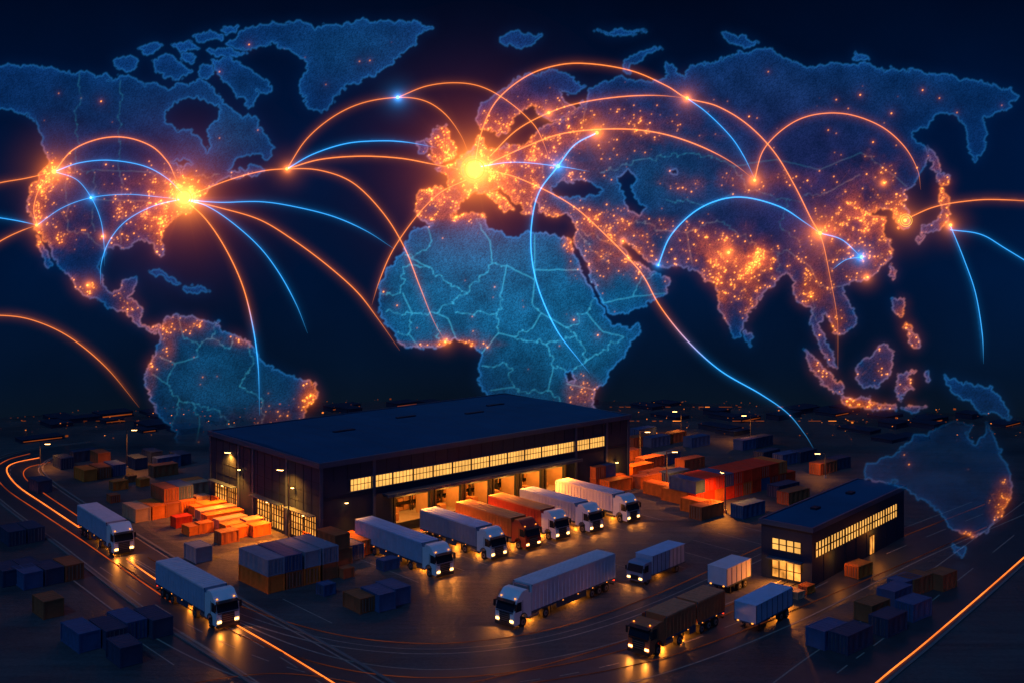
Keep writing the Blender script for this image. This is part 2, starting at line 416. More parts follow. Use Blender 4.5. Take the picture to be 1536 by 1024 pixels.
b.box(15.9, 17.3, -.12, -.06, 2.3, 2.45, dark); b.box(16.55,16.65,-.1,-.06,.1,2.3,dark)
part(b, "window_frames", of, OM)
lamp('POINT', (-1.2, 3.1, 2.1), 420, WARM, of, "porch_bulb", .25)
lamp('SPOT', (-1.0, 3.1, 2.4), 2600, WARM, of, "porch_floodlight", .25, (0, math.radians(40), 0), 140)
lamp('POINT', (16.6, -.9, 2.6), 120, WARM, of, "door_bulb", .2)
lamp('POINT', (5, -1.0, 2.4), 100, WARM, of, "door_bulb", .2)

# ------------------------------------------------------------------ vehicles
tyre = pmat("tyre_rubber", (.02,.02,.02), .85); hub = pmat("wheel_hub", (.35,.35,.36), .35, .8)
glassd = pmat("dark_glass", (.015,.02,.03), .08, 0, .2); chrome = pmat("grille", (.06,.06,.065), .35, .6)
headl = emat("headlamp_lens", (1.0, .46, .12), 9); taill = emat("tail_lamp_lens", (1.0, .04, .01), 2.5); amber = emat("marker_lamp", (1.0,.30,.03), 3)
HEAD = (1.0, .29, .03)
def wheel(b, x, y, r=.5, wd=.34):
    b.cyl((x, y, r), r, wd, 'y', tyre, 18)
    s = 1 if y > 0 else -1
    b.cyl((x, y + s*(wd/2+.01), r), r*.56, .03, 'y', hub, 12); b.cyl((x, y + s*(wd/2+.03), r), r*.2, .06, 'y', dark, 8)
def cab(b, body, high=True):
    W = 1.24; top = 3.6 if high else 3.0
    prof = [(-2.25,.75),(-1.95,.75),(-1.9,1.05),(-1.6,1.3),(-1.2,1.3),(-.9,1.05),(-.85,.42),(-.12,.38),(0,.5),(.02,1.05),(-.03,1.72),(-.36,2.70),(-.55,2.9),(-1.15,top-.1),(-1.5,top),(-2.1,top),(-2.25,top-.12)]
    b.prism(prof, -W, W, body)
    b.prism([(.015,1.75),(-.32,2.66),(-.26,2.68),(.07,1.77)], -W+.1, W-.1, glassd)
    b.prism([(-.30,2.72),(.12,2.62),(.12,2.68),(-.36,2.8)], -W+.08, W-.08, dark)
    for s in (-1, 1):
        y0, y1 = sorted((s*W+s*.005, s*W+s*.02))
        b.prism([(-.18,1.7),(-.46,2.6),(-1.15,2.6),(-1.15,1.7)], y0, y1, glassd)
        b.box(-1.35, -1.3, y0, y1, 1.35, 2.7, chrome)
        b.prism([(-.9,1.05),(-1.2,1.32),(-1.6,1.32),(-1.9,1.07),(-1.98,.7),(-2.05,.7),(-1.95,1.12),(-1.62,1.4),(-1.18,1.4),(-.84,1.1)], *sorted((s*W+s*.01, s*W+s*.06)), dark)
        y2, y3 = sorted((s*(W+.03), s*(W+.24))); b.box(-.12, .02, y2, y3, 1.95, 2.6, dark)
        b.box(-.1, -.06, min(s*W, s*(W+.1)), max(s*W, s*(W+.1)), 2.55, 2.61, dark)
        y4, y5 = sorted((s*.72, s*1.12)); b.box(.0, .07, y4, y5, .72, .92, headl)
        y6, y7 = sorted((s*.85, s*.98)); b.box(-.58, -.48, y6, y7, 2.93, 3.0, amber)
    b.box(.02, .055, -.68, .68, .62, 1.58, chrome)
    for z in (.8, 1.0, 1.2, 1.4): b.box(.05, .085, -.64, .64, z, z+.05, hub)
    b.box(-.1, .12, -1.2, 1.2, .3, .6, chrome)
    b.box(.05, .07, -1.1, 1.1, 1.61, 1.68, dark)
def semi(name, nose, deg, body, box_c, top_c, L=16.4, refr=False, two=False, hi=True, hl=260, zt=3.62, ug=160):
    b = B(); cab(b, body, hi)
    for y in (-.45, .3): b.box(-6.1, -2.25, y, y+.15, .75, 1.0, dark)
    for s in (-1, 1):
        wheel(b, -1.4, s*1.05); wheel(b, -5.0, s*1.0, .5, .5)
        y0, y1 = sorted((s*.62, s*1.15)); b.cyl((-3.3, (y0+y1)/2, .75), .33, 1.3, 'x', hub, 12)
        b.box(-5.6, -4.4, min(s*.72,s*1.24), max(s*.72,s*1.24), 1.03, 1.07, dark)
        b.box(-2.7, -2.26, s*1.2-.03, s*1.2+.03, .8, 3.2, body)
    z0, z1 = 1.15, zt; x0 = -2.85; x1 = -L
    def cargo(xa, xb):
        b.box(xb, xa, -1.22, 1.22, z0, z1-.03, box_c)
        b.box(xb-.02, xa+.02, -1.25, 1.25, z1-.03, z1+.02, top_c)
        b.box(xb-.02, xa+.02, -1.26, 1.26, z0-.08, z0+.1, trim)
        nn = int((xa-xb)/.6)
        for k in range(nn+1):
            x = xb + (xa-xb)*k/nn
            for s in (-1, 1): b.box(x-.1, x+.1, min(s*1.22,s*1.26), max(s*1.22,s*1.26), z0+.1, z1-.16, box_c)
            if 0 < k < nn: b.box(x-.05, x+.05, -1.15, 1.15, z1+.02, z1+.05, top_c)
        for s in (-1,1):
            b.box(xb, xa, min(s*1.22,s*1.275), max(s*1.22,s*1.275), z1-.16, z1-.04, top_c)
            b.box(xa-.0, xa+.04, s*1.2-.05, s*1.2+.05, z0, z1-.04, trim); b.box(xb-.04, xb, s*1.2-.05, s*1.2+.05, z0, z1-.04, trim)
        for y in (-.8,-.3,.3,.8): b.cyl((xb-.06, y, (z0+z1)/2), .03, z1-z0-.3, 'z', hub, 6)
    if two: cargo(x0, (x0+x1)/2+.25); cargo((x0+x1)/2-.25, x1)
    else: cargo(x0, x1)
    if refr: b.box(x0+.03, x0+.42, -.9, .9, 2.1, zt-.15, hub); b.box(x0+.42, x0+.45, -.6, .6, 2.3, 3.0, dark)
    for y in (-.5, .35): b.box(x1+.1, x0-.6, y, y+.15, .8, 1.07, dark)
    for k in range(3):
        for s in (-1, 1): wheel(b, x1+1.6+1.3*k, s*1.02, .5, .42)
    for s in (-1, 1):
        b.box(x1+5.2, x0-4.0, s*1.16-.02, s*1.16+.02, .5, 1.05, trim)
        b.box(x0-3.4, x0-3.25, s*.8-.08, s*.8+.08, .1, 1.07, dark)
        b.box(x1-.08, x1-.04, min(s*.8,s*1.15), max(s*.8,s*1.15), .85, .98, taill)
        for k in range(4): b.box(x1+1.5+k*2.6, x1+1.62+k*2.6, min(s*1.265,s*1.285), max(s*1.265,s*1.285), 1.08, 1.14, amber)
    b.box(x1-.06, x1+.1, -1.15, 1.15, .45, .6, dark)
    for x in (-3.9, x1+6.0): b.box(x-.12, x+.12, -.12, .12, .62, .68, amber)  # small glowing boxes added to go with the underglow fill
    M = TM(nose[0], nose[1], 0, deg); o = b.obj(name, M)
    for s in (-1, 1):
        lamp('SPOT', (.2, s*.9, .85), hl, HEAD, o, "headlight", .08, (0, math.radians(-60), 0), 115)
    for x in (-3.9, x1+6.0): lamp('POINT', (x, 0, .5), ug, WARM, o, "underglow_fill", .15)  # fill lights added under the truck for orange ground glow
    return o
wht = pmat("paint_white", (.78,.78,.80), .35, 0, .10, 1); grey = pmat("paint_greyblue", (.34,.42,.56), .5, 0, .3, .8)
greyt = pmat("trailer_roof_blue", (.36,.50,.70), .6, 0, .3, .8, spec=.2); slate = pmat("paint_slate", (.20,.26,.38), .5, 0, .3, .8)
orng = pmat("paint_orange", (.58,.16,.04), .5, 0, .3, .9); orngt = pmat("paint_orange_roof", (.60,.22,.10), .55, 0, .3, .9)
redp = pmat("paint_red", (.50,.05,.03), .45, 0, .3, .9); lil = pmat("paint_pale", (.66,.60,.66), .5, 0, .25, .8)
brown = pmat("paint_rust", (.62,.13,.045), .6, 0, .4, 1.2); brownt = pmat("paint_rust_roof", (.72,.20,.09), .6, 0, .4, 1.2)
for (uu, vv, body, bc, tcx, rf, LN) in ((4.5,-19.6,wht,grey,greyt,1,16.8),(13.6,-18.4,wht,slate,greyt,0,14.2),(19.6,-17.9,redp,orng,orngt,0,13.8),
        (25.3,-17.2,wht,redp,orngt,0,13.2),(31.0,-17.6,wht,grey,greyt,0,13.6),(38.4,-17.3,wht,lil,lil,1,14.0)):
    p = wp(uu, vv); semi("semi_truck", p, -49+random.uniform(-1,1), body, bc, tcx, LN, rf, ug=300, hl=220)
semi("semi_truck", site(186,832), -52, wht, grey, lil, 14.0, hl=300)
semi("semi_truck", site(342,942), -50, wht, grey, lil, 14.8, hl=300)
semi("semi_truck", site(757,941), -130.5, wht, lil, lil, 17.2, True, hl=300, zt=3.9, ug=260)
semi("semi_truck", site(958,984), -131.5, brown, brown, brownt, 13.2, False, True, False, hl=320, zt=3.3, ug=320)

def box_truck(name, nose, deg, body, bc, tcx, L=8.5):
    b = B(); W = 1.1
    b.prism([(-1.7,.5),(-.05,.42),(.02,.6),(0,1.35),(-.3,2.25),(-.5,2.4),(-1.7,2.45)], -W, W, body)
    b.prism([(.01,1.42),(-.26,2.2),(-.22,2.22),(.05,1.44)], -W+.1, W-.1, glassd)
    for s in (-1, 1):
        y0, y1 = sorted((s*W+s*.005, s*W+s*.02)); b.prism([(-.2,1.4),(-.42,2.15),(-1.1,2.15),(-1.1,1.4)], y0, y1, glassd)
        b.box(0, .06, min(s*.6,s*.98), max(s*.6,s*.98), .68, .86, headl)
        b.box(-.1, 0, min(s*(W+.02),s*(W+.2)), max(s*(W+.02),s*(W+.2)), 1.5, 1.95, dark)
        wheel(b, -.95, s*.95, .42, .28); wheel(b, -L+1.7, s*.92, .42, .4)
        b.box(-L-.04, -L, min(s*.8,s*1.05), max(s*.8,s*1.05), .8, .92, taill)
    b.box(0.01, .05, -.55, .55, .6, 1.1, chrome); b.box(-L+.1, -1.5, -.5, .5, .6, .85, dark)
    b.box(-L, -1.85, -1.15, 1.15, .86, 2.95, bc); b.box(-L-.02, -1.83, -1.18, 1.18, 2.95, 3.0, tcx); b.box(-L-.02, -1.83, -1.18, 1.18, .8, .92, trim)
    for k in range(9):
        x = -L+.1+(L-2.1)*k/8
        for s in (-1, 1): b.box(x-.04, x+.04, min(s*1.15,s*1.175), max(s*1.15,s*1.175), .93, 2.94, trim)
    o = b.obj(name, TM(nose[0], nose[1], 0, deg))
    for s in (-1, 1): lamp('SPOT', (.2, s*.8, .78), 130, HEAD, o, "headlight", .08, (0, math.radians(-60), 0), 115)
    lamp('POINT', (-L*.55, 0, .4), 60, WARM, o, "underglow_fill", .15)  # added fill light, makes a warm glow under the truck
box_truck("box_truck", site(952,876), -131, slate, grey, greyt, 8.6)
def trailer(name, nose, deg, bc, tcx, L, ht=3.1):
    b = B()
    b.box(-L, 0, -1.2, 1.2, 1.0, ht, bc); b.box(-L-.02, .02, -1.23, 1.23, ht, ht+.06, tcx); b.box(-L-.02,.02,-1.23,1.23,.92,1.05,trim)
    for k in range(int(L)+1):
        x = -L*k/int(L)
        for s in (-1,1): b.box(x-.05, x+.05, min(s*1.2,s*1.225), max(s*1.2,s*1.225), 1.06, ht-.01, trim)
    for k in range(2):
        for s in (-1,1): wheel(b, -L+1.2+1.2*k, s*1.0, .45, .38)
    for s in (-1,1): b.box(-1.4,-1.25,s*.8-.07,s*.8+.07,.05,.95,dark); b.box(-1.55,-1.1,s*.8-.2,s*.8+.2,0,.05,dark)
    for y in (-.5,.35): b.box(-L+.1,-.2,y,y+.12,.7,.92,dark)
    b.box(0, .9, -.06, .06, .75, .85, dark)
    for y in (-.8,.8): b.box(.02,.06,y-.1,y+.1,.95,1.05,amber)
    return b.obj(name, TM(nose[0], nose[1], 0, deg))
trailer("parked_trailer", site(1076,890), -131, lil, lil, 5.2, 2.9)
trailer("parked_trailer", site(1118,947), -131, grey, greyt, 7.6, 2.8)

# ------------------------------------------------------------------ shipping containers
cpal = {'o': (.62,.16,.025), 'r': (.72,.045,.014), 'b': (.05,.10,.21), 'g': (.20,.25,.33), 'n': (.34,.10,.04), 'd': (.030,.052,.10), 't':(.46,.28,.17)}
cm = {k: pmat("container_"+k, c, .6, .05, .45, .9, spec=.25) for k, c in cpal.items()}
ccache = {}
CW, CH = 2.1, 1.85
def cmesh(k, L, W=CW, H_=CH):
    key = (k, L, W, H_)
    if key in ccache: return ccache[key]
    b = B(); mt = cm[k]; hw = W/2
    for s in (-1, 1):
        n_ = max(6, int(L/.28)); pts = []
        for i in range(n_+1):
            x = -L/2+.12+(L-.24)*i/n_; pts.append((x, (hw-.02 if (i//2) % 2 else hw-.09)*s))
        vs = [(x,y,.15) for x,y in pts]+[(x,y,H_-.12) for x,y in pts]
        b.add(vs, [(i,i+1,n_+2+i,n_+1+i) for i in range(n_)], mt)
    b.box(-L/2+.05, L/2-.05, -hw+.05, hw-.05, H_-.1, H_-.03, mt)
    b.box(-L/2+.06, -L/2+.1, -hw+.1, hw-.1, .15, H_-.1, mt); b.box(L/2-.1, L/2-.06, -hw+.1, hw-.1, .15, H_-.1, mt)
    for s in (-1, 1):
        b.box(-L/2, L/2, s*(hw-.06)-.06, s*(hw-.06)+.06, 0.02, .16, mt); b.box(-L/2, L/2, s*(hw-.06)-.06, s*(hw-.06)+.06, H_-.13, H_-.001, mt)
        for e in (-1, 1): b.box(e*(L/2-.08)-.085, e*(L/2-.08)+.085, s*(hw-.08)-.085, s*(hw-.08)+.085, 0, H_, mt)
        b.box(s*(L/2-.07)-.05, s*(L/2-.07)+.05, -hw+.1, hw-.1, .03, .15, mt); b.box(s*(L/2-.07)-.05, s*(L/2-.07)+.05, -hw+.1, hw-.1, H_-.15, H_-.005, mt)
    for y in (-.75,-.3,.3,.75): b.cyl((-L/2+.02, y*hw/1.22, H_/2), .03, H_-.3, 'z', hub, 5)
    b.box(-L/2+.035, -L/2+.055, -.02, .02, .16, H_-.15, dark)
    for i in range(int(L/.6)): x = -L/2+.3+i*.6; b.box(x, x+.3, -hw+.2, hw-.2, H_-.03, H_-.015, mt)
    ccache[key] = b.mesh("shipping_container"); return ccache[key]
def cont(a, bb, k, L=6.1, ax=0, st=0, dx=0, dy=0, W=CW, H_=CH):
    """a,bb : site reference; ax 0 = along warehouse front, 1 = along truck bays; dx/dy metres in that frame"""
    if W == CW: L = round(L*.82, 2); dx *= .84; dy *= .84
    x, y = site(a, bb); ang = (41 if ax == 0 else -49); c, s = math.cos(math.radians(ang)), math.sin(math.radians(ang))
    x += c*dx - s*dy; y += s*dx + c*dy
    place(cmesh(k, L, W, H_), "shipping_container", TM(x, y, st*(H_+.01), ang+random.uniform(-2,2)+(180 if random.random()<.3 else 0)))
def crate(a, bb, k, s=2.0):
    s *= random.uniform(.65,.9); cont(a, bb, k, round(s*random.uniform(1.0,1.5),2), random.choice([0,1]), 0, 0, 0, round(s,2), round(s*.8,2))
for i, k in enumerate('onb'): cont(128+i*22, 718-i*4, k, 5, 1)
crate(178,733,'o'); crate(196,722,'n'); crate(214,728,'o'); crate(170,752,'n',2)
for i, k in enumerate('onot'): cont(243, 770, k, 6.1, 1, 0, 0, i*-2.6+3.4)
for i, k in enumerate('bn'): cont(240, 768, k, 5.6, 1, 1, 0, i*-2.6+3.4)
for i, k in enumerate('to'): cont(292, 738, k, 4.0, 0, 0, 0, i*2.6-1)
for i, k in enumerate('oto'): cont(322, 776, k, 5.4, 0, 0, i*.4, i*2.8-2.4, 1.9, 1.35)
for i, k in enumerate('ot'): cont(350, 794, k, 4.2, 0, 0, i*.5, i*2.9-1, 1.8, 1.3)
for (a, q, k) in ((286,800,'o'),(306,797,'o'),(340,812,'n'),(362,803,'o'),(378,793,'t'),(308,768,'o'),(272,788,'r'),(388,801,'o'),(300,757,'t'),(330,758,'o')): crate(a, q, k, 2.2)
cont(297, 838, 'g', 4.0, 1)
for i, k in enumerate('onon'): cont(432, 868, k, 8.0, 1, 0, 0, i*2.75-4)
for i, k in enumerate('gbgg'): cont(432, 868, k, 8.0, 1, 1, 0, i*2.75-4)
for i, k in enumerate('nbo'): cont(562, 826, k, 6, 1, 0, i*-1, i*2.6-7)
cont(552, 830, 'n', 5, 1, 1, 0, -6)
for (a, q, k) in ((504,826,'n'),(518,830,'o'),(582,852,'b'),(518,864,'n'),(489,890,'b'),(497,812,'n'),(468,812,'o'),(452,803,'o'),(530,836,'n')): crate(a, q, k, 2.0)
cont(538, 912, 'n', 3.4, 1, 0, 0, 0, 1.8, 1.6)
for i, k in enumerate('bb'): cont(582, 905, k, 4.4, 1, 0, -i*.6, i*2.7-1.5)
for i, k in enumerate('dd'): cont(18, 812, k, 5.4, 1, 0, 0, i*2.7)
for i, k in enumerate('dd'): cont(10, 872, k, 5.0, 1, 0, 0, i*2.7)
for i, k in enumerate('bdn'): cont(72, 870, k, 4.8, 1, 0, 0, i*2.7-2.7)
cont(72, 920, 'n', 4, 1)
for i, k in enumerate('bdbd'): cont(180, 952, k, 5.6, 1, 0, (i%2)*1.2, i*2.7-4.6)
cont(186, 990, 'd', 4.2, 1)
cols = ['rb','rr','or','rb','rr','or','rr','br','rr','ro','r']
for i, c in enumerate(cols):
    cont(1096, 738, c[0], 6.1, 1, 0, 0, i*2.62-12)
    if len(c) > 1: cont(1096, 738, c[1], 6.1, 1, 1, 0, i*2.62-12)
for i, k in enumerate('bno'): cont(1012, 722, k, 6.1, 0, 0, i*-6.6, i*1.2)
for (a,q,k,ax) in ((980,722,'n',0),(958,712,'o',0),(990,742,'o',1),(975,700,'n',0),(1000,694,'b',0),(1035,702,'n',0),(1018,752,'o',1),(1060,774,'n',0),(1048,768,'o',1),(1122,772,'b',0),(1175,742,'d',0),(1190,752,'n',0),
   (958,668,'n',0),(985,668,'b',0),(1010,662,'n',0),(1045,668,'b',0),(965,655,'b',0),(1120,672,'b',0),(1140,668,'d',0),(1180,694,'b',0),(1205,690,'d',0),(1235,708,'n',0),(1255,702,'d',0),(1150,690,'d',0),(940,690,'n',0)):
    cont(a, q, k, 6.1, ax)
for i, k in enumerate('non'): cont(905, 730, k, 4, 1, 0, 0, i*2.6-2.6)
for i, k in enumerate('nb'): cont(905, 730, k, 4, 1, 1, 0, i*2.6-2.6)
for (a,q,k,L_) in ((1240,964,'b',4.8),(1276,970,'d',5.4),(1308,926,'n',4.2),(1332,946,'d',4.6),(1342,904,'b',4.5),(1372,886,'n',4.5),(1370,924,'b',4.4),(1412,880,'n',3.8),(1357,890,'b',4.4)):
    cont(a, q, k, L_, 0)
cont(1288, 862, 'o', 3.0, 0, 0, 0, 0, 1.8, 1.45)
crate(1196, 896, 't', 1.5); crate(1184, 892, 'n', 1.3); crate(1210, 888, 'o', 1.3)
for (a,q,k) in ((125,690,'d'),(150,692,'n'),(60,735,'d'),(95,700,'d'),(228,690,'d'),(250,700,'b'),(270,694,'d'),(205,700,'d'),(245,712,'n')): cont(a,q,k,5,random.choice([0,1]))

# ------------------------------------------------------------------ street lamps
pole_m = pmat("lamp_post_steel", (.09,.09,.1), .5, .5)
def street_lamp(p, h, e_, deg=0):
    b = B(); b.cyl((0,0,h/2), .12, h, 'z', pole_m, 8, r2=.07); b.cyl((0,0,.2), .25, .4, 'z', conc, 8)
    b.box(-.05, 1.3, -.05, .05, h-.1, h, pole_m); b.box(.8, 1.7, -.16, .16, h-.12, h+.04, pole_m); b.box(.85,1.65,-.13,.13,h-.2,h-.12,tube_l)
    o = b.obj("street_lamp", TM(p[0], p[1], 0, deg)); lamp('SPOT', (1.25, 0, h-.3), e_, WARM, o, "bulb", .2, (0,0,0), 150)
street_lamp(site(190,702), 6.5, 2000, 0)
street_lamp(site(1126,662), 5, 1800, 180)
street_lamp(site(1238,716), 4, 700, 180)
street_lamp(site(1022,655), 5, 1800, 180)
street_lamp(site(433,812), 9.2, 6500, 160)
street_lamp(site(353,770), 8.6, 6500, 160)
street_lamp(site(60,700), 4, 800, 0)
street_lamp(site(1000,735), 6, 4500, 0)
street_lamp(site(960,700), 6, 3500, 0)
street_lamp(site(1088,768), 5.5, 6500, 100)  # lamp added to brighten the red container stack

# ------------------------------------------------------------------ distant town
b = B(); tl = emat("town_light", (1.0,.24,.03), 1.3, .6, .2)
tl2 = emat("town_light_dim", (1.0,.18,.025), .22, .6, .2)
for i in range(560):
    x = random.uniform(-125,125); y = 210+48*random.random()**.7
    if math.hypot(x, y) > 259 or (-12 < x < 8 and y < 215): continue
    k = random.random()
    if k < .18:
        ww, dd, hh = random.uniform(3,8), random.uniform(3,5), random.uniform(.5,1.1)
        M = TM(x, y, 0, 41+random.choice([0,90])); b.box(-ww/2, ww/2, -dd/2, dd/2, 0, hh, clad, M)
        b.box(-ww/2-.1, ww/2+.1, -dd/2-.1, dd/2+.1, hh, hh+.1, clad, M)
        if random.random() < .4: b.box(-ww/2+.3, ww/2-.3, -dd/2-.05, -dd/2-.02, hh*.4, hh*.6, tl2, M)
    else:
        z = random.uniform(.2,1.5); s = random.uniform(.03,.10) * (2.1 if random.random()<.08 else 1)
        b.box(x-s, x+s, y-s, y+s, z, z+s*1.5, tl if random.random()<.22 else tl2)
for row in (232, 250):
    for x0_, x1_ in ((15,75),(-100,-70)):
        x = x0_
        while x < x1_:
            if math.hypot(x,row) < 258 and random.random()<.6: b.box(x, x+random.uniform(.3,1.8), row-.1, row+.1, .4, .5, tl2 if random.random()<.85 else tl)
            x += random.uniform(1.2,3.5)
b.obj("distant_town")

# ------------------------------------------------------------------ world map projection (flat luminous map)
PX = 206.0/F
NA=[(-80,160),(-60,115),(0,102),(40,97),(75,103),(110,108),(150,112),(172,118),(195,112),(215,128),(235,122),(252,134),(268,124),(285,130),(300,116),(312,128),(325,140),(336,158),(345,160),(362,178),(372,168),(388,182),(400,205),(411,222),(404,240),(385,230),(365,238),(350,246),(345,256),(372,252),(392,250),(402,256),(385,264),(368,262),(348,266),(330,272),(315,280),(300,297),(288,316),(264,324),(252,336),(240,350),(247,372),(246,392),(238,386),(231,364),(205,362),(190,372),(172,368),(158,376),(150,395),(152,425),(165,442),(178,440),(184,420),(205,415),(208,428),(195,446),(208,455),(215,470),(212,486),(225,494),(238,489),(241,498),(228,502),(205,488),(190,470),(165,459),(135,446),(112,432),(100,410),(85,390),(75,370),(62,350),(50,345),(45,320),(43,300),(48,275),(60,262),(74,248),(68,228),(62,205),(54,185),(40,170),(20,162),(0,160),(-40,175)]
HB=[(246,172),(260,156),(285,147),(308,150),(330,160),(328,180),(312,192),(318,213),(308,228),(300,206),(285,196),(262,194),(249,184)]
polys=[NA,
[(57,352),(63,358),(72,378),(80,400),(74,402),(62,380)],
[(320,92),(345,84),(365,95),(382,110),(396,120),(408,132),(398,142),(386,138),(382,156),(372,160),(360,148),(350,130),(335,122),(322,108)],
[(300,95),(318,100),(320,115),(305,118),(295,108)],[(225,92),(250,85),(275,95),(286,110),(262,120),(238,112)],[(168,92),(195,80),(208,92),(196,106),(176,102)],
[(340,64),(370,45),(410,36),(455,34),(472,42),(445,55),(415,62),(390,72),(365,74)],[(305,74),(345,70),(368,80),(335,86)],[(255,70),(285,62),(300,74),(270,80)],
[(205,72),(235,64),(246,72),(215,82)],[(285,54),(320,44),(336,56),(300,62)],[(330,44),(360,40),(355,48),(335,50)],[(270,82),(295,84),(290,92),(272,92)],
[(412,58),(440,48),(480,40),(530,33),(575,31),(620,36),(652,42),(625,52),(630,62),(605,78),(590,95),(570,108),(545,120),(520,130),(505,146),(490,165),(478,171),(462,160),(453,140),(450,120),(460,105),(455,88),(435,76),(415,70)],
[(220,407),(240,406),(258,416),(272,426),(262,428),(240,418),(222,412)],[(275,430),(295,429),(314,437),(300,441),(278,438)],
[(237,502),(250,480),(268,475),(285,472),(300,482),(325,484),(335,492),(350,505),(375,515),(388,530),(395,548),(420,558),(450,568),(470,578),(476,590),(466,605),(455,622),(448,640),(440,655),(420,665),(400,690),(270,700),(268,660),(255,640),(238,622),(225,600),(217,575),(222,545),(235,525),(241,510)],
[(618,345),(640,338),(665,328),(695,322),(727,321),(730,340),(752,350),(775,358),(790,350),(820,350),(845,355),(857,362),(865,385),(880,410),(895,440),(912,472),(918,488),(940,490),(960,485),(955,505),(935,535),(912,562),(895,585),(890,605),(890,680),(740,680),(735,600),(722,575),(715,550),(722,530),(705,514),(682,510),(660,519),(630,523),(610,520),(595,505),(580,485),(568,465),(573,440),(571,425),(585,400),(605,378),(615,360)],
[(718,197),(712,178),(720,158),(742,142),(765,122),(795,110),(828,106),(858,115),(881,128),(862,140),(842,138),(848,152),(862,164),(850,178),(825,182),(805,174),(800,157),(785,162),(772,178),(764,196),(750,207),(738,195),(730,192)],
[(625,322),(624,308),(630,285),(655,281),(674,284),(670,263),(655,252),(680,246),(695,235),(710,222),(716,204),(726,210),(732,224),(760,220),(785,216),(800,206),(814,190),(850,180),(862,166),(880,150),(884,130),(905,125),(930,116),(950,125),(985,122),(1002,112),(998,95),(1012,100),(1030,118),(1034,100),(1060,95),(1085,85),(1120,78),(1160,72),(1175,85),(1190,95),(1215,100),(1250,98),(1290,95),(1330,103),(1370,105),(1410,112),(1450,120),(1490,125),(1515,135),(1531,145),(1515,152),(1520,162),(1495,170),(1473,176),(1480,200),(1478,225),(1466,246),(1452,215),(1448,185),(1430,170),(1410,172),(1390,185),(1370,200),(1376,215),(1392,226),(1395,238),(1380,262),(1366,285),(1352,300),(1360,320),(1362,338),(1350,346),(1342,330),(1336,312),(1320,312),(1306,320),(1326,328),(1322,345),(1335,365),(1338,382),(1328,400),(1312,415),(1290,422),(1275,424),(1262,430),(1268,445),(1280,465),(1282,485),(1268,502),(1258,500),(1245,485),(1235,470),(1228,482),(1235,505),(1250,530),(1257,550),(1245,546),(1228,517),(1218,490),(1215,465),(1198,450),(1190,425),(1178,412),(1165,420),(1145,440),(1130,460),(1118,480),(1112,502),(1102,506),(1090,485),(1080,460),(1075,430),(1060,422),(1048,408),(1030,399),(1005,401),(985,397),(965,385),(945,366),(930,354),(934,372),(948,391),(965,400),(985,411),(1004,420),(998,440),(975,456),(945,468),(916,476),(905,455),(892,430),(878,405),(866,380),(860,362),(866,345),(862,330),(850,323),(830,326),(812,320),(804,302),(796,304),(800,320),(786,323),(775,305),(762,290),(748,281),(738,284),(752,296),(768,308),(770,316),(760,312),(758,322),(750,308),(736,296),(724,287),(712,286),(704,294),(690,306),(682,321),(665,333),(640,335)],
[(640,236),(650,229),(644,212),(654,196),(667,187),(672,205),(681,222),(682,236),(665,242),(645,244)],[(626,218),(638,210),(643,225),(630,231)],
[(750,55),(775,50),(812,52),(800,65),(780,73),(758,68)],[(890,48),(930,44),(970,47),(940,53)],[(935,107),(938,90),(955,80),(985,72),(992,76),(965,86),(950,98),(946,112)],
[(1080,47),(1110,53),(1138,65),(1115,69),(1090,59)],[(1280,78),(1305,83),(1298,92),(1284,88)],
[(1393,222),(1402,232),(1410,262),(1402,262),(1396,245)],[(1404,262),(1427,264),(1421,279),(1407,276)],[(1413,282),(1426,298),(1426,325),(1416,341),(1396,349),(1379,353),(1380,344),(1400,334),(1411,315),(1411,295)],[(1374,354),(1388,356),(1382,370),(1373,363)],
[(1338,400),(1345,405),(1341,421),(1335,415)],[(1117,497),(1128,505),(1126,518),(1117,513)],[(1340,445),(1356,450),(1358,470),(1352,478),(1342,470)],[(1356,482),(1366,488),(1370,500),(1360,496)],[(1362,500),(1380,503),(1382,522),(1370,524),(1364,514)],
[(1205,522),(1225,540),(1245,560),(1266,580),(1264,594),(1245,582),(1225,562),(1208,540)],[(1262,596),(1300,599),(1340,607),(1340,614),(1295,611),(1265,603)],[(1348,611),(1388,611),(1370,619)],
[(1284,550),(1305,536),(1322,516),(1342,526),(1335,545),(1330,565),(1315,581),(1295,578),(1285,566)],[(1344,560),(1374,554),(1360,566),(1370,586),(1357,580),(1352,600),(1344,586)],
[(1413,564),(1435,570),(1460,577),(1485,584),(1505,603),(1522,630),(1496,618),(1472,622),(1455,601),(1430,592)],[(1390,560),(1396,556),(1396,575),(1390,572)]]
holes=[HB,[(825,284),(845,269),(858,276),(872,270),(895,280),(907,290),(882,298),(850,299),(832,296)],
[(925,262),(945,257),(956,268),(946,280),(955,300),(969,312),(962,325),(945,318),(938,300),(930,285)],
[(845,560),(856,556),(862,568),(850,574)],[(855,362),(861,364),(882,402),(900,440),(915,470),(908,472),(888,436),(868,398)],[(905,470),(935,476),(960,470),(960,486),(930,488),(914,484)],[(1002,255),(1012,252),(1014,262),(1004,262)],[(255,240),(275,236),(290,244),(275,250)],[(268,250),(276,252),(272,266)],[(778,188),(790,176),(797,196),(782,214),(768,218),(765,208)]]
AUS=[[(1300,716),(1294,706),(1302,696),(1325,690),(1345,680),(1355,668),(1375,655),(1395,652),(1405,640),(1430,632),(1456,635),(1450,650),(1465,666),(1475,655),(1478,631),(1488,650),(1500,680),(1512,700),(1521,725),(1515,750),(1500,775),(1480,796),(1462,806),(1440,803),(1425,790),(1412,768),(1392,757),(1372,744),(1358,733),(1340,725),(1318,722)],[(1430,818),(1451,819),(1441,834)]]
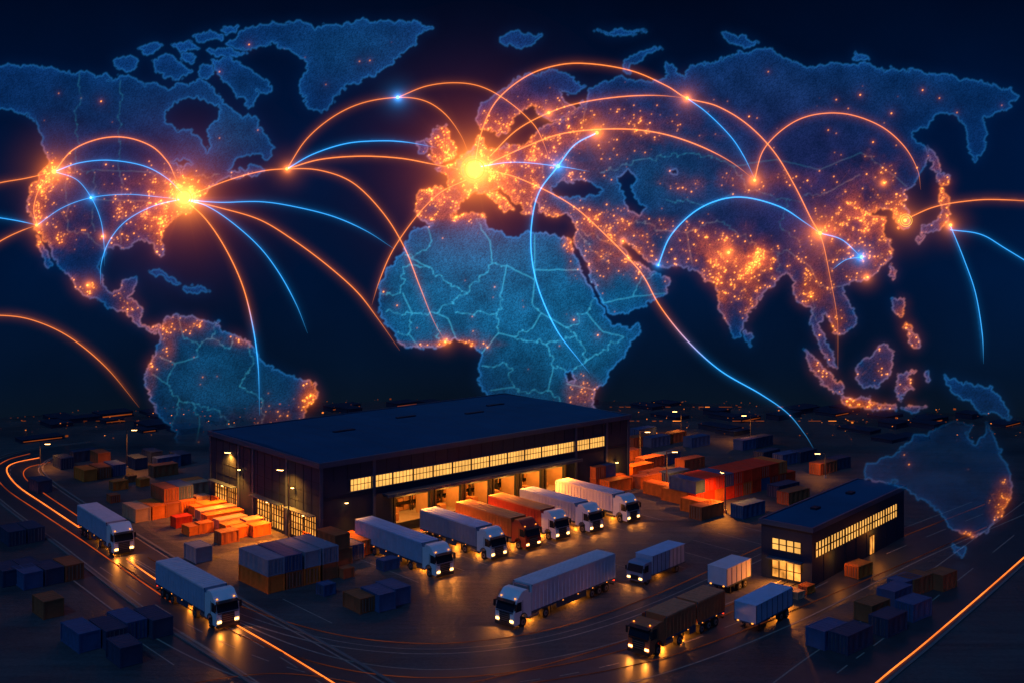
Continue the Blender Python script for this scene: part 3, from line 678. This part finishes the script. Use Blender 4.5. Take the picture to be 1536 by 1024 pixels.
borders=[[(640,338),(648,362),(625,380),(608,382)],[(608,382),(640,400),(672,425),(700,440)],[(720,322),(722,345),(735,362),(738,395),(700,440)],[(738,395),(760,398),(802,420)],[(802,352),(802,420)],[(802,405),(870,405)],[(571,440),(600,440),(604,400),(640,400)],[(604,440),(618,470),(655,470),(700,440)],[(655,470),(672,478),(684,508)],[(618,470),(612,500),(628,520)],[(580,468),(618,470)],[(684,470),(720,468),(745,470),(752,440),(760,398)],[(745,470),(748,500),(722,530)],[(802,420),(798,455),(812,470),(800,490),(770,505),(748,500)],[(812,470),(850,492),(880,470),(896,445)],[(850,492),(865,505),(880,540)],[(880,470),(905,498),(935,505),(880,540)],[(770,505),(790,512),(820,515),(865,505)],[(722,548),(760,545),(770,580),(735,585)],[(820,515),(830,550),(822,585),(790,590),(770,580)],[(830,550),(850,560),(880,540)],[(850,575),(895,585)],[(822,585),(840,600),(838,640)],[(655,485),(655,518)],[(596,500),(612,500)],
[(872,345),(900,360),(935,372)],[(878,405),(905,455),(950,445),(998,440)],[(950,445),(962,415),(985,411)],[(868,350),(900,385)],
[(268,478),(275,505),(300,520),(296,535)],[(325,484),(318,508),(300,520)],[(350,505),(345,522),(318,508)],[(296,535),(262,545),(250,575),(228,560)],[(262,545),(240,535)],[(250,575),(268,600),(290,605),(300,635),(290,680)],[(290,605),(330,615),(345,640),(368,650)],[(268,600),(258,640)],[(372,516),(380,545),(360,580),(395,600),(390,640)],
[(70,255),(150,256),(225,258),(275,268),(330,262)],[(100,345),(130,350),(158,376)],[(100,256),(102,345)],[(140,256),(142,348)],[(180,257),(182,366)],[(142,300),(225,302)],[(120,108),(112,256)],[(180,120),(178,257)],
[(900,260),(960,240),(1040,230),(1100,250),(1165,240),(1230,255),(1290,230),(1340,262),(1360,280)],[(1100,250),(1120,285),(1180,300),(1240,290),(1290,262)],[(985,345),(1030,350),(1075,330),(1100,345),(1150,378),(1180,375),(1215,400)],[(1030,350),(1038,395)],[(1000,300),(1060,310),(1100,290)],[(925,330),(975,335),(985,345)],[(1165,380),(1170,410)],[(1215,400),(1230,430),(1262,430)],[(1215,430),(1225,480)],[(880,155),(870,200),(840,240),(830,265)],[(800,215),(815,250),(800,285)],[(760,222),(762,260),(790,290)],[(718,225),(705,255),(712,285)],[(672,283),(700,290)],[(1180,300),(1170,340),(1200,365)]]
pop=[(272,298,28,22,1.6),(235,330,36,22,.75),(240,365,14,18,.7),(130,430,32,11,.7),(56,305,11,48,1.1),(85,262,18,15,1.1),(160,345,50,22,.42),(190,285,55,30,.32),(205,465,20,20,.5),(90,350,20,30,.4),(330,265,38,7,.5),
(285,488,40,8,.75),(466,600,10,28,.9),(226,560,7,48,.5),(410,640,50,24,.3),(252,520,9,18,.5),(350,512,28,6,.45),
(712,255,54,36,1.7),(650,303,22,17,1.0),(665,218,16,25,.9),(762,295,34,26,.85),(800,232,66,34,.62),(845,180,50,20,.42),(770,170,34,34,.38),(690,325,60,4,.6),(665,516,50,4,.7),(712,508,20,8,.7),(855,372,5,22,.9),(870,590,18,18,.5),(850,323,34,7,.7),
(930,385,42,26,.65),(905,335,50,17,.7),(985,350,34,16,.42),(1003,425,10,10,.5),(1100,402,38,38,1.0),(1095,376,24,10,1.0),(1145,390,34,10,.9),(1060,372,22,14,.7),(1082,450,7,40,.7),(1125,450,8,30,.6),
(1292,345,40,32,1.4),(1322,282,32,22,.7),(1238,352,26,16,1.0),(1213,432,26,24,.85),(1258,485,18,26,.6),(1300,605,50,6,1.1),(1240,565,24,28,.7),(1362,485,16,45,.8),(1310,550,24,24,.28),(1410,310,16,45,1.25),(1350,322,11,20,.8),(1318,400,28,16,.9),
(1100,275,80,14,.42),(910,200,100,24,.42),(1050,190,80,18,.12),(1150,265,40,10,.3),(1300,240,34,12,.35),(1360,580,24,20,.4),(1506,765,13,28,.9),(1445,803,16,6,1.0),(1310,725,20,5,.3)]
O='o'; U='b'
arcs=[([(-60,290),(0,275),(40,268),(83,258)],O,O,1),([(83,258),(110,226),(150,209),(190,207),(228,220),(252,243),(263,265),(272,288)],O,O,1.2),
([(83,258),(120,245),(165,241),(215,249),(250,267),(276,292)],U,U,1),([(83,258),(116,270),(138,297),(152,330),(157,365),(158,400)],U,U,.8),([(57,338),(95,312),(138,297),(190,292),(240,296),(276,300)],U,U,.8),
([(278,298),(230,310),(190,332),(165,362),(153,396),(152,428)],U,U,.9),([(57,338),(52,312),(62,280),(83,258)],O,O,1),([(-60,318),(0,327),(30,332),(57,338)],U,U,1),([(-60,400),(0,363),(30,348),(57,338)],O,O,1),
([(278,297),(340,272),(390,258),(431,254),(480,256),(530,275),(575,320),(607,372),(630,430),(650,480),(668,512)],O,O,1.1),
([(431,254),(460,210),(500,176),(545,155),(597,147),(637,152),(668,172),(692,205),(706,240)],O,O,1),([(597,147),(640,130),(685,125),(725,132),(765,155),(800,187),(816,217),(826,248)],O,O,1),
([(431,254),(470,232),(520,216),(570,212),(610,214),(655,222)],U,U,1.1),([(431,254),(480,240),(540,235),(600,238),(650,247),(708,258)],O,O,1.2),
([(278,300),(330,304),(390,303),(440,310),(500,325),(550,347),(592,374)],U,U,1),([(278,300),(330,312),(390,330),(440,360),(490,397),(535,437),(565,475),(600,525)],O,O,1.1),
([(278,300),(312,310),(350,335),(390,371),(420,411),(445,457),(462,500)],U,U,1),([(278,300),(310,330),(340,375),(365,430),(380,490),(388,550),(390,622)],O,U,1.2),
([(700,270),(660,290),(625,325),(590,375),(570,420),(558,458)],O,O,1),
([(712,250),(722,200),(745,152),(790,115),(840,98),(890,97),(950,108),(1000,130),(1030,148),(1075,160),(1120,187),(1160,228),(1190,277),(1215,327),(1232,360),(1245,420),(1255,480),(1256,552)],O,O,1.2),
([(735,235),(775,196),(823,170),(870,155),(930,146),(985,144),(1030,148)],O,O,1.2),([(1030,148),(1060,170),(1095,205),(1115,235),(1131,268)],U,U,1),
([(735,245),(790,220),(840,202),(895,195),(950,195),(1000,203),(1050,220),(1095,243),(1131,270)],O,O,1.3),([(712,252),(770,244),(837,250),(885,258)],U,U,.9),
([(895,200),(862,218),(837,250),(808,290),(797,340),(798,390),(810,440),(835,495),(865,535),(885,560)],U,U,1.3),
([(712,255),(760,262),(810,282),(860,310),(900,345),(940,385),(965,415),(990,460),(1030,510),(1080,555),(1140,590),(1180,618),(1205,648),(1220,672)],O,U,1.2),
([(987,398),(1005,355),(1040,319),(1080,300),(1120,297),(1170,311),(1205,333),(1229,350)],U,U,1.3),([(1131,270),(1145,225),(1180,190),(1220,173),(1270,172),(1320,190),(1355,220),(1375,255),(1380,285)],O,O,1.1),
([(1229,350),(1262,360),(1291,386)],U,U,1),([(1291,386),(1268,390),(1247,405)],U,U,.8),([(1356,330),(1400,311),(1450,302),(1500,300),(1600,306)],O,O,1.1),
([(1424,338),(1445,390),(1462,440),(1472,500),(1474,545)],U,U,1),([(1424,345),(1470,352),(1510,375),(1600,430)],U,U,1),([(-60,476),(0,473),(50,480),(105,505),(160,550),(210,610)],O,O,1)]
nodes=[(278,297,13,O),(712,255,17,O),(83,258,7,O),(57,338,3.2,O),(431,254,3.2,O),(597,147,3.6,U),(823,170,3.2,O),(895,200,5.5,O),(837,250,4,U),(1131,271,4.5,O),(1030,148,3.5,O),(1229,350,6,O),(1291,386,3.6,U),(1356,331,5,O),(1424,338,3.5,O),(138,297,2.6,U),(133,428,2.4,O),(668,512,2.2,O),(1092,379,3.2,O),(1300,416,2.4,O),(1325,275,2.2,O),(934,362,2,O),(155,355,2,O),(987,398,1.8,U)]
CO=np.array([1.0,.20,.014]); CB=np.array([.010,.33,1.0])

tab = rng.random((256,256))
def vn(x, y):
    xi=np.floor(x).astype(int); yi=np.floor(y).astype(int); fx=x-xi; fy=y-yi
    fx=fx*fx*(3-2*fx); fy=fy*fy*(3-2*fy)
    a=tab[yi%256,xi%256]; b_=tab[yi%256,(xi+1)%256]; c=tab[(yi+1)%256,xi%256]; d=tab[(yi+1)%256,(xi+1)%256]
    return (a*(1-fx)+b_*fx)*(1-fy)+(c*(1-fx)+d*fx)*fy-.5
def fbm(x,y,o=4):
    s=0;a=1
    for i in range(o): s=s+a*vn(x*2**i+17*i,y*2**i+31*i); a*=.55
    return s
def blur(a, s):
    h,w_=a.shape; p=int(4*s)+2; A_=np.pad(a,p); fy=np.fft.fftfreq(A_.shape[0])[:,None]; fx=np.fft.rfftfreq(A_.shape[1])[None]
    G=np.exp(-2*(np.pi*s)**2*(fx**2+fy**2)); return np.fft.irfft2(np.fft.rfft2(A_)*G, s=A_.shape)[p:p+h,p:p+w_]
def fill(mask, X, Y, WX, WY, poly, val, step, x0, y0):
    P=np.array(poly,float); i0=max(0,int((P[:,0].min()-12-x0)/step)); i1=min(X.shape[1],int((P[:,0].max()+12-x0)/step)+1)
    j0=max(0,int((P[:,1].min()-12-y0)/step)); j1=min(X.shape[0],int((P[:,1].max()+12-y0)/step)+1)
    if i1<=i0 or j1<=j0: return
    x=WX[j0:j1,i0:i1]; y=WY[j0:j1,i0:i1]; ins=np.zeros(x.shape,bool)
    for k in range(len(P)):
        ax,ay=P[k]; bx,by=P[(k+1)%len(P)]
        if ay==by: continue
        c=((y>=ay)!=(y>=by)); ins ^= c & (x < (bx-ax)*(y-ay)/(by-ay)+ax)
    sub=mask[j0:j1,i0:i1]; sub[ins]=val
def voro(X,Y,idx,S):
    x=X[idx].astype(np.float32); y=Y[idx].astype(np.float32); r=np.zeros(len(x),np.float32)
    for c in range(0,len(x),20000):
        d=np.hypot(x[c:c+20000,None]-S[None,:,0],y[c:c+20000,None]-S[None,:,1]); p=np.partition(d,1,axis=1); r[c:c+20000]=p[:,1]-p[:,0]
    return r
def curve_pts(P): return catmull(P, 24)
def sheet(name, x0,x1,y0,y1,step,px,dist,polys,holes,parent,main=True):
    xs=np.arange(x0,x1+.01,step); ys=np.arange(y0,y1+.01,step); X,Y=np.meshgrid(xs,ys)
    WX=X+fbm(X/16,Y/16)*7+fbm(X/4.5+50,Y/4.5,3)*4.2; WY=Y+fbm(X/16+90,Y/16+40)*7+fbm(X/4.5,Y/4.5+70,3)*4.2
    mk=np.zeros(X.shape)
    for p in polys: fill(mk,X,Y,WX,WY,p,1,step,x0,y0)
    for p in holes: fill(mk,X,Y,WX,WY,p,0,step,x0,y0)
    Lm=blur(mk,.5); gy,gx=np.gradient(blur(mk,.58)); E=np.clip(np.hypot(gx,gy)*2.1,0,1.0)
    inner=blur(E,4)*Lm; inner2=blur(E,10)*Lm
    W_=np.zeros(X.shape)
    for (cx,cy,sx,sy,a) in pop: W_+=a*np.exp(-((X-cx)/sx)**2/2-((Y-cy)/sy)**2/2)
    W_*=np.clip(.85+1.3*fbm(X/26,Y/26,4),.25,2); W_=np.clip(W_-.06,0,1.9)
    def gf(L_):
        r=np.zeros(X.shape)
        for (cx,cy,sx,sy,a) in L_: r+=a*np.exp(-((X-cx)/sx)**2/2-((Y-cy)/sy)**2/2)
        return r
    BR=gf([(760,430,115,85,.95),(620,440,50,60,.40),(330,560,80,60,.34),(340,200,50,50,.15),(200,150,120,40,.05),(535,75,80,40,.16),(940,430,45,30,.25),(980,265,90,45,.22),(880,540,60,50,.5),(1250,130,260,40,.05),(1400,700,80,50,.04)])
    PU=gf([(1200,250,110,60,.5),(1120,170,120,60,.25),(820,170,80,50,.5),(1100,330,80,40,.5),(150,280,100,60,.6),(1240,330,60,40,.6),(712,255,120,80,.8)])
    idx=np.nonzero(mk>0)
    bd=np.zeros(X.shape)
    if main:
        for pl in borders:
            for i in range(len(pl)-1):
                a=np.array(pl[i],float); b_=np.array(pl[i+1],float); nn=int(np.hypot(*(b_-a))/.5)+2; tt=np.linspace(0,1,nn)
                q=a+(b_-a)*tt[:,None]; wob=np.minimum(1,4*tt*(1-tt)+.2)*(1 if (i*7+len(pl)*3+int(a[0]))%4 else .15)
                qx=q[:,0]+fbm(q[:,0]/9,q[:,1]/9,3)*9*wob; qy=q[:,1]+fbm(q[:,0]/9+60,q[:,1]/9,3)*9*wob
                ii=((qx-x0)/step); jj=((qy-y0)/step); i0=np.floor(ii).astype(int); j0=np.floor(jj).astype(int); fx=ii-i0; fy=jj-j0
                ok=(i0>=0)&(i0<X.shape[1]-1)&(j0>=0)&(j0<X.shape[0]-1)
                for di,dj,ww in ((0,0,(1-fx)*(1-fy)),(1,0,fx*(1-fy)),(0,1,(1-fx)*fy),(1,1,fx*fy)): np.add.at(bd,((j0+dj)[ok],(i0+di)[ok]),(ww*.5/step)[ok])
        bd=np.clip(blur(bd,.45)*1.5,0,1)
    Wl=W_*mk; cand=rng.random((60000,2))*[x1-x0,y1-y0]; ci=(cand/step).astype(int); ci[:,0]=np.clip(ci[:,0],0,X.shape[1]-1); ci[:,1]=np.clip(ci[:,1],0,X.shape[0]-1)
    pr=Wl[ci[:,1],ci[:,0]]; keep=cand[rng.random(len(cand))<pr*.04]+[x0,y0]
    net=np.zeros(X.shape)
    if len(keep)>5: net[idx]=np.exp(-(voro(X,Y,idx,keep[:1000].astype(np.float32))/.9)**2)
    n_=int(560000*(x1-x0)*(y1-y0)/1.1e6); c=rng.random((n_,2))*[x1-x0,y1-y0]; ci=(c/step).astype(int); ci[:,0]=np.clip(ci[:,0],0,X.shape[1]-1); ci[:,1]=np.clip(ci[:,1],0,X.shape[0]-1)
    clus=np.clip(.08+fbm(X/8,Y/8,4)*2.6,0,1.7); we=Wl**1.45
    cst=np.clip(blur(E,1.6)*2,0,1)
    pr=(we*(clus+cst*.4))[ci[:,1],ci[:,0]]*.5+mk[ci[:,1],ci[:,0]]*.0006
    kp=rng.random(n_)<pr; ci=ci[kp]; am=np.minimum(rng.exponential(1,len(ci))**1.5,5)
    pt=np.zeros(X.shape); np.add.at(pt,(ci[:,1],ci[:,0]),am); p1=blur(pt,.45); p2=blur(pt,3.0/step); p3=blur(pt,9/step)
    nz=1+ (rng.random(X.shape)-.5)*1.0; lf=np.clip(.95+fbm(X/30,Y/30,5)*.6,.3,1.7)
    fade=np.clip((668-Y)/70,0,1) if main else np.clip((Y-625)/30,0,1)*.55
    wc=np.clip(W_*1.3,0,1)[...,None]; bl=(1-.75*wc)
    col=np.zeros(X.shape+(3,))
    ba=np.array([.0012,.0095,.042]); ca=np.array([.005,.118,.235]); pa=np.array([.014,.004,.024])
    north=np.clip((210-Y)/120,0,1)
    col+=(Lm*nz*lf)[...,None]*((ba*(1+.9*north[...,None])+ca*BR[...,None]*.85)*bl+pa*PU[...,None])
    col+=(Lm*nz*np.clip(W_,0,1.6)**1.4)[...,None]*np.array([.23,.036,.004])
    col+=(E)[...,None]*((1-wc)*np.array([.010,.100,.27])*(.55+.8*np.clip(BR,0,1))[...,None]+wc*np.array([.80,.19,.025])*.6)
    col+=(inner*nz)[...,None]*((1-wc)*np.array([.002,.042,.16])+wc*np.array([.50,.09,.007]))*.9
    col+=(inner2*nz)[...,None]*(1-wc)*np.array([.0,.028,.13])
    col+=(blur(E,6)*(1-Lm))[...,None]*((1-wc)*np.array([.0,.014,.065])+wc*np.array([.16,.026,.004]))
    bw=np.clip(BR*1.3,0,1.0)
    col+=(bd*mk)[...,None]*((1-wc)*np.array([.03,.25,.36])*(.16+.80*bw)[...,None]+wc*np.array([.6,.16,.02])*.45)
    col+=(net*Wl*nz)[...,None]*np.array([.50,.12,.012])*(.25+clus)[...,None]*.55
    col+=p1[...,None]*np.array([2.2,.66,.07])*.52+p2[...,None]*np.array([1.0,.20,.010])*.75+p3[...,None]*np.array([1.0,.13,.008])*.65
    if main:
        acc={O:np.zeros(X.shape),U:np.zeros(X.shape)}
        for P,c0,c1,wd in arcs:
            q=curve_pts(P); d=np.r_[0,np.cumsum(np.hypot(*np.diff(q,axis=0).T))]; t=np.arange(0,d[-1],.6)
            qx=np.interp(t,d,q[:,0]); qy=np.interp(t,d,q[:,1]); tt=t/d[-1]; fd=np.clip((1-tt)*4,0,1)*wd
            ii=((qx-x0)/step).astype(int); jj=((qy-y0)/step).astype(int); ok=(ii>=0)&(ii<X.shape[1])&(jj>=0)&(jj<X.shape[0])
            w1=np.clip((tt-.55)*8,0,1) if c0!=c1 else np.zeros(len(tt))
            np.add.at(acc[c0],(jj[ok],ii[ok]),(fd*(1-w1))[ok]*.6/step)
            if c0!=c1: np.add.at(acc[c1],(jj[ok],ii[ok]),(fd*w1)[ok]*.6/step)
        for k,cc in ((O,CO),(U,CB)):
            col+=blur(acc[k],1.6/step)[...,None]*cc*.5+blur(acc[k],5.5/step)[...,None]*cc*.5
        for (cx,cy,r,k) in nodes:
            d2=(X-cx)**2+(Y-cy)**2; cc=CO if k==O else CB*.8
            if r>10:
                dd=np.sqrt(d2); an=np.arctan2(Y-cy,X-cx)
                for s_,a,c_ in ((.75,2.0,(1,.5,.06)),(1.5,1.2,(1,.24,.015)),(2.8,.30,(1,.15,.012)),(5.0,.05,(1,.10,.02))):
                    col+=a*np.exp(-d2/(2*(r*s_)**2))[...,None]*np.array(c_)
                ray=np.clip(np.cos(an*7+3*np.sin(an*3)),0,1)**6+.6*np.clip(np.cos(an*13+2*np.sin(an*5)),0,1)**8; col+=(ray*np.exp(-dd/(r*1.4))*.35)[...,None]*cc
            else:
                for s_,a in ((1.0,1.6),(2.2,.5),(4.6,.11)): col+=a*np.exp(-d2/(2*(r*s_)**2))[...,None]*cc
    col*=fade[...,None]; col=np.clip(col,0,6)
    h,w_=X.shape
    co=np.empty((h*w_,3)); co[:,0]=((X-768)*px).ravel(); co[:,1]=dist; co[:,2]=(EYE-(Y-HZ)*px).ravel()
    I=np.arange(h*w_).reshape(h,w_); q=np.stack([I[1:,:-1],I[1:,1:],I[:-1,1:],I[:-1,:-1]],-1).reshape(-1,4)
    mx=col.max(2); qm=np.maximum(np.maximum(mx[1:,:-1],mx[1:,1:]),np.maximum(mx[:-1,1:],mx[:-1,:-1])).ravel(); q=q[qm>.0006]
    used=np.zeros(h*w_,bool); used[q.ravel()]=True; rm=np.cumsum(used)-1; q=rm[q]; co=co[used]; cc=col.reshape(-1,3)[used]
    me=bpy.data.meshes.new(name); me.vertices.add(len(co)); me.vertices.foreach_set('co',co.ravel())
    me.loops.add(q.size); me.loops.foreach_set('vertex_index',q.ravel().astype(np.int32)); me.polygons.add(len(q))
    me.polygons.foreach_set('loop_start',np.arange(0,q.size,4,dtype=np.int32)); me.update(calc_edges=True)
    at=me.attributes.new('glow','FLOAT_COLOR','POINT'); at.data.foreach_set('color',np.c_[cc,np.ones(len(cc))].ravel().astype(np.float32))
    me.materials.append(holo); o=place(me,name); o.parent=parent; return o
def addmat(name):
    m=bpy.data.materials.new(name); nt=nodes_of(m); N=nt.nodes; L=nt.links
    out=N.new('ShaderNodeOutputMaterial'); e=N.new('ShaderNodeEmission'); tr=N.new('ShaderNodeBsdfTransparent'); ad=N.new('ShaderNodeAddShader'); at=N.new('ShaderNodeAttribute'); at.attribute_name='glow'
    L.new(at.outputs['Color'],e.inputs[0]); L.new(e.outputs[0],ad.inputs[0]); L.new(tr.outputs[0],ad.inputs[1]); L.new(ad.outputs[0],out.inputs[0]); m.cycles.emission_sampling='NONE'
    return m
holo=addmat("luminous_projection")
wm=empty("world_map")
sheet("continents",-80,1620,0,671,1.2,PX,206.0,polys,holes,wm,True)
sheet("australia",1270,1545,618,838,1.2,136.5/F,136.5,AUS,[],wm,False)
am=addmat("flight_arc")
V=[];Fc=[];C=[]
for P,c0,c1,wd in arcs:
    q=curve_pts(P); X_=(q[:,0]-768)*PX; Z_=EYE-(q[:,1]-HZ)*PX; n_=len(q); t=np.gradient(np.c_[X_,Z_],axis=0); t/=np.linalg.norm(t,axis=1)[:,None]+1e-9
    base=len(V)
    for i in range(n_):
        tt=i/(n_-1); fd=min(1,(1-tt)*4+.02); r=.080*wd*(.45+.55*fd)
        cc={O:np.array([.50,.125,.022]),U:np.array([.025,.22,.52])}; w1=min(1,max(0,(tt-.55)*8)) if c0!=c1 else 0
        k=(cc[c0]*(1-w1)+cc[c1]*w1)*(.08+.92*fd)*wd
        for j in range(6):
            a=j*math.pi/3; V.append((X_[i]-t[i,1]*r*math.cos(a),205.6+r*math.sin(a),Z_[i]+t[i,0]*r*math.cos(a))); C.append((*k,1))
    for i in range(n_-1):
        for j in range(6): k=(j+1)%6; Fc.append((base+i*6+j,base+i*6+k,base+(i+1)*6+k,base+(i+1)*6+j))
me=bpy.data.meshes.new("flight_arcs"); me.from_pydata(V,[],Fc); me.update()
at=me.attributes.new('glow','FLOAT_COLOR','POINT'); at.data.foreach_set('color',np.array(C,np.float32).ravel()); me.materials.append(am)
place(me,"flight_arcs",parent=wm)
nb={O:emat("node_orange",(1.0,.58,.13),1.8),U:emat("node_blue",(.35,.85,1.0),1.6)}
hb=emat("hub_core",(1.0,.66,.14),1.5)
ring=emat("hub_ring",(1.0,.62,.10),1.3)
b=B()
def ball(b,c,r,mat):
    vs=[];fs=[];n1_=8;n2_=14
    for i in range(n1_+1):
        for j in range(n2_):
            a=math.pi*i/n1_; d=2*math.pi*j/n2_; vs.append((c[0]+r*math.sin(a)*math.cos(d),c[1]+r*math.sin(a)*math.sin(d),c[2]+r*math.cos(a)))
    for i in range(n1_):
        for j in range(n2_): fs.append((i*n2_+j,i*n2_+(j+1)%n2_,(i+1)*n2_+(j+1)%n2_,(i+1)*n2_+j))
    b.add(vs,fs,mat)
def ringf(c,ri,ro):
    for i in range(40):
        a0=2*math.pi*i/40;a1=2*math.pi*(i+1)/40
        b.add([(c[0]+ri*math.cos(a0),205.0,c[2]+ri*math.sin(a0)),(c[0]+ro*math.cos(a0),205.0,c[2]+ro*math.sin(a0)),(c[0]+ro*math.cos(a1),205.0,c[2]+ro*math.sin(a1)),(c[0]+ri*math.cos(a1),205.0,c[2]+ri*math.sin(a1))],[(0,1,2,3)],ring)
for (x,y,r,k) in nodes:
    c=((x-768)*PX,205.4,EYE-(y-HZ)*PX)
    if r>10: ball(b,c,r*PX*.62,hb); ringf(c,r*PX*.80,r*PX*.90); ringf(c,r*PX*1.14,r*PX*1.19)
    elif (x,y)==(1356,331): ball(b,c,r*PX*.5,nb[k]); ringf(c,r*PX*1.2,r*PX*1.4); ringf(c,r*PX*1.8,r*PX*1.95)
    else: ball(b,c,r*PX*(.5 if r>4.4 else .7),nb[k])
o=b.obj("city_nodes"); o.parent=wm
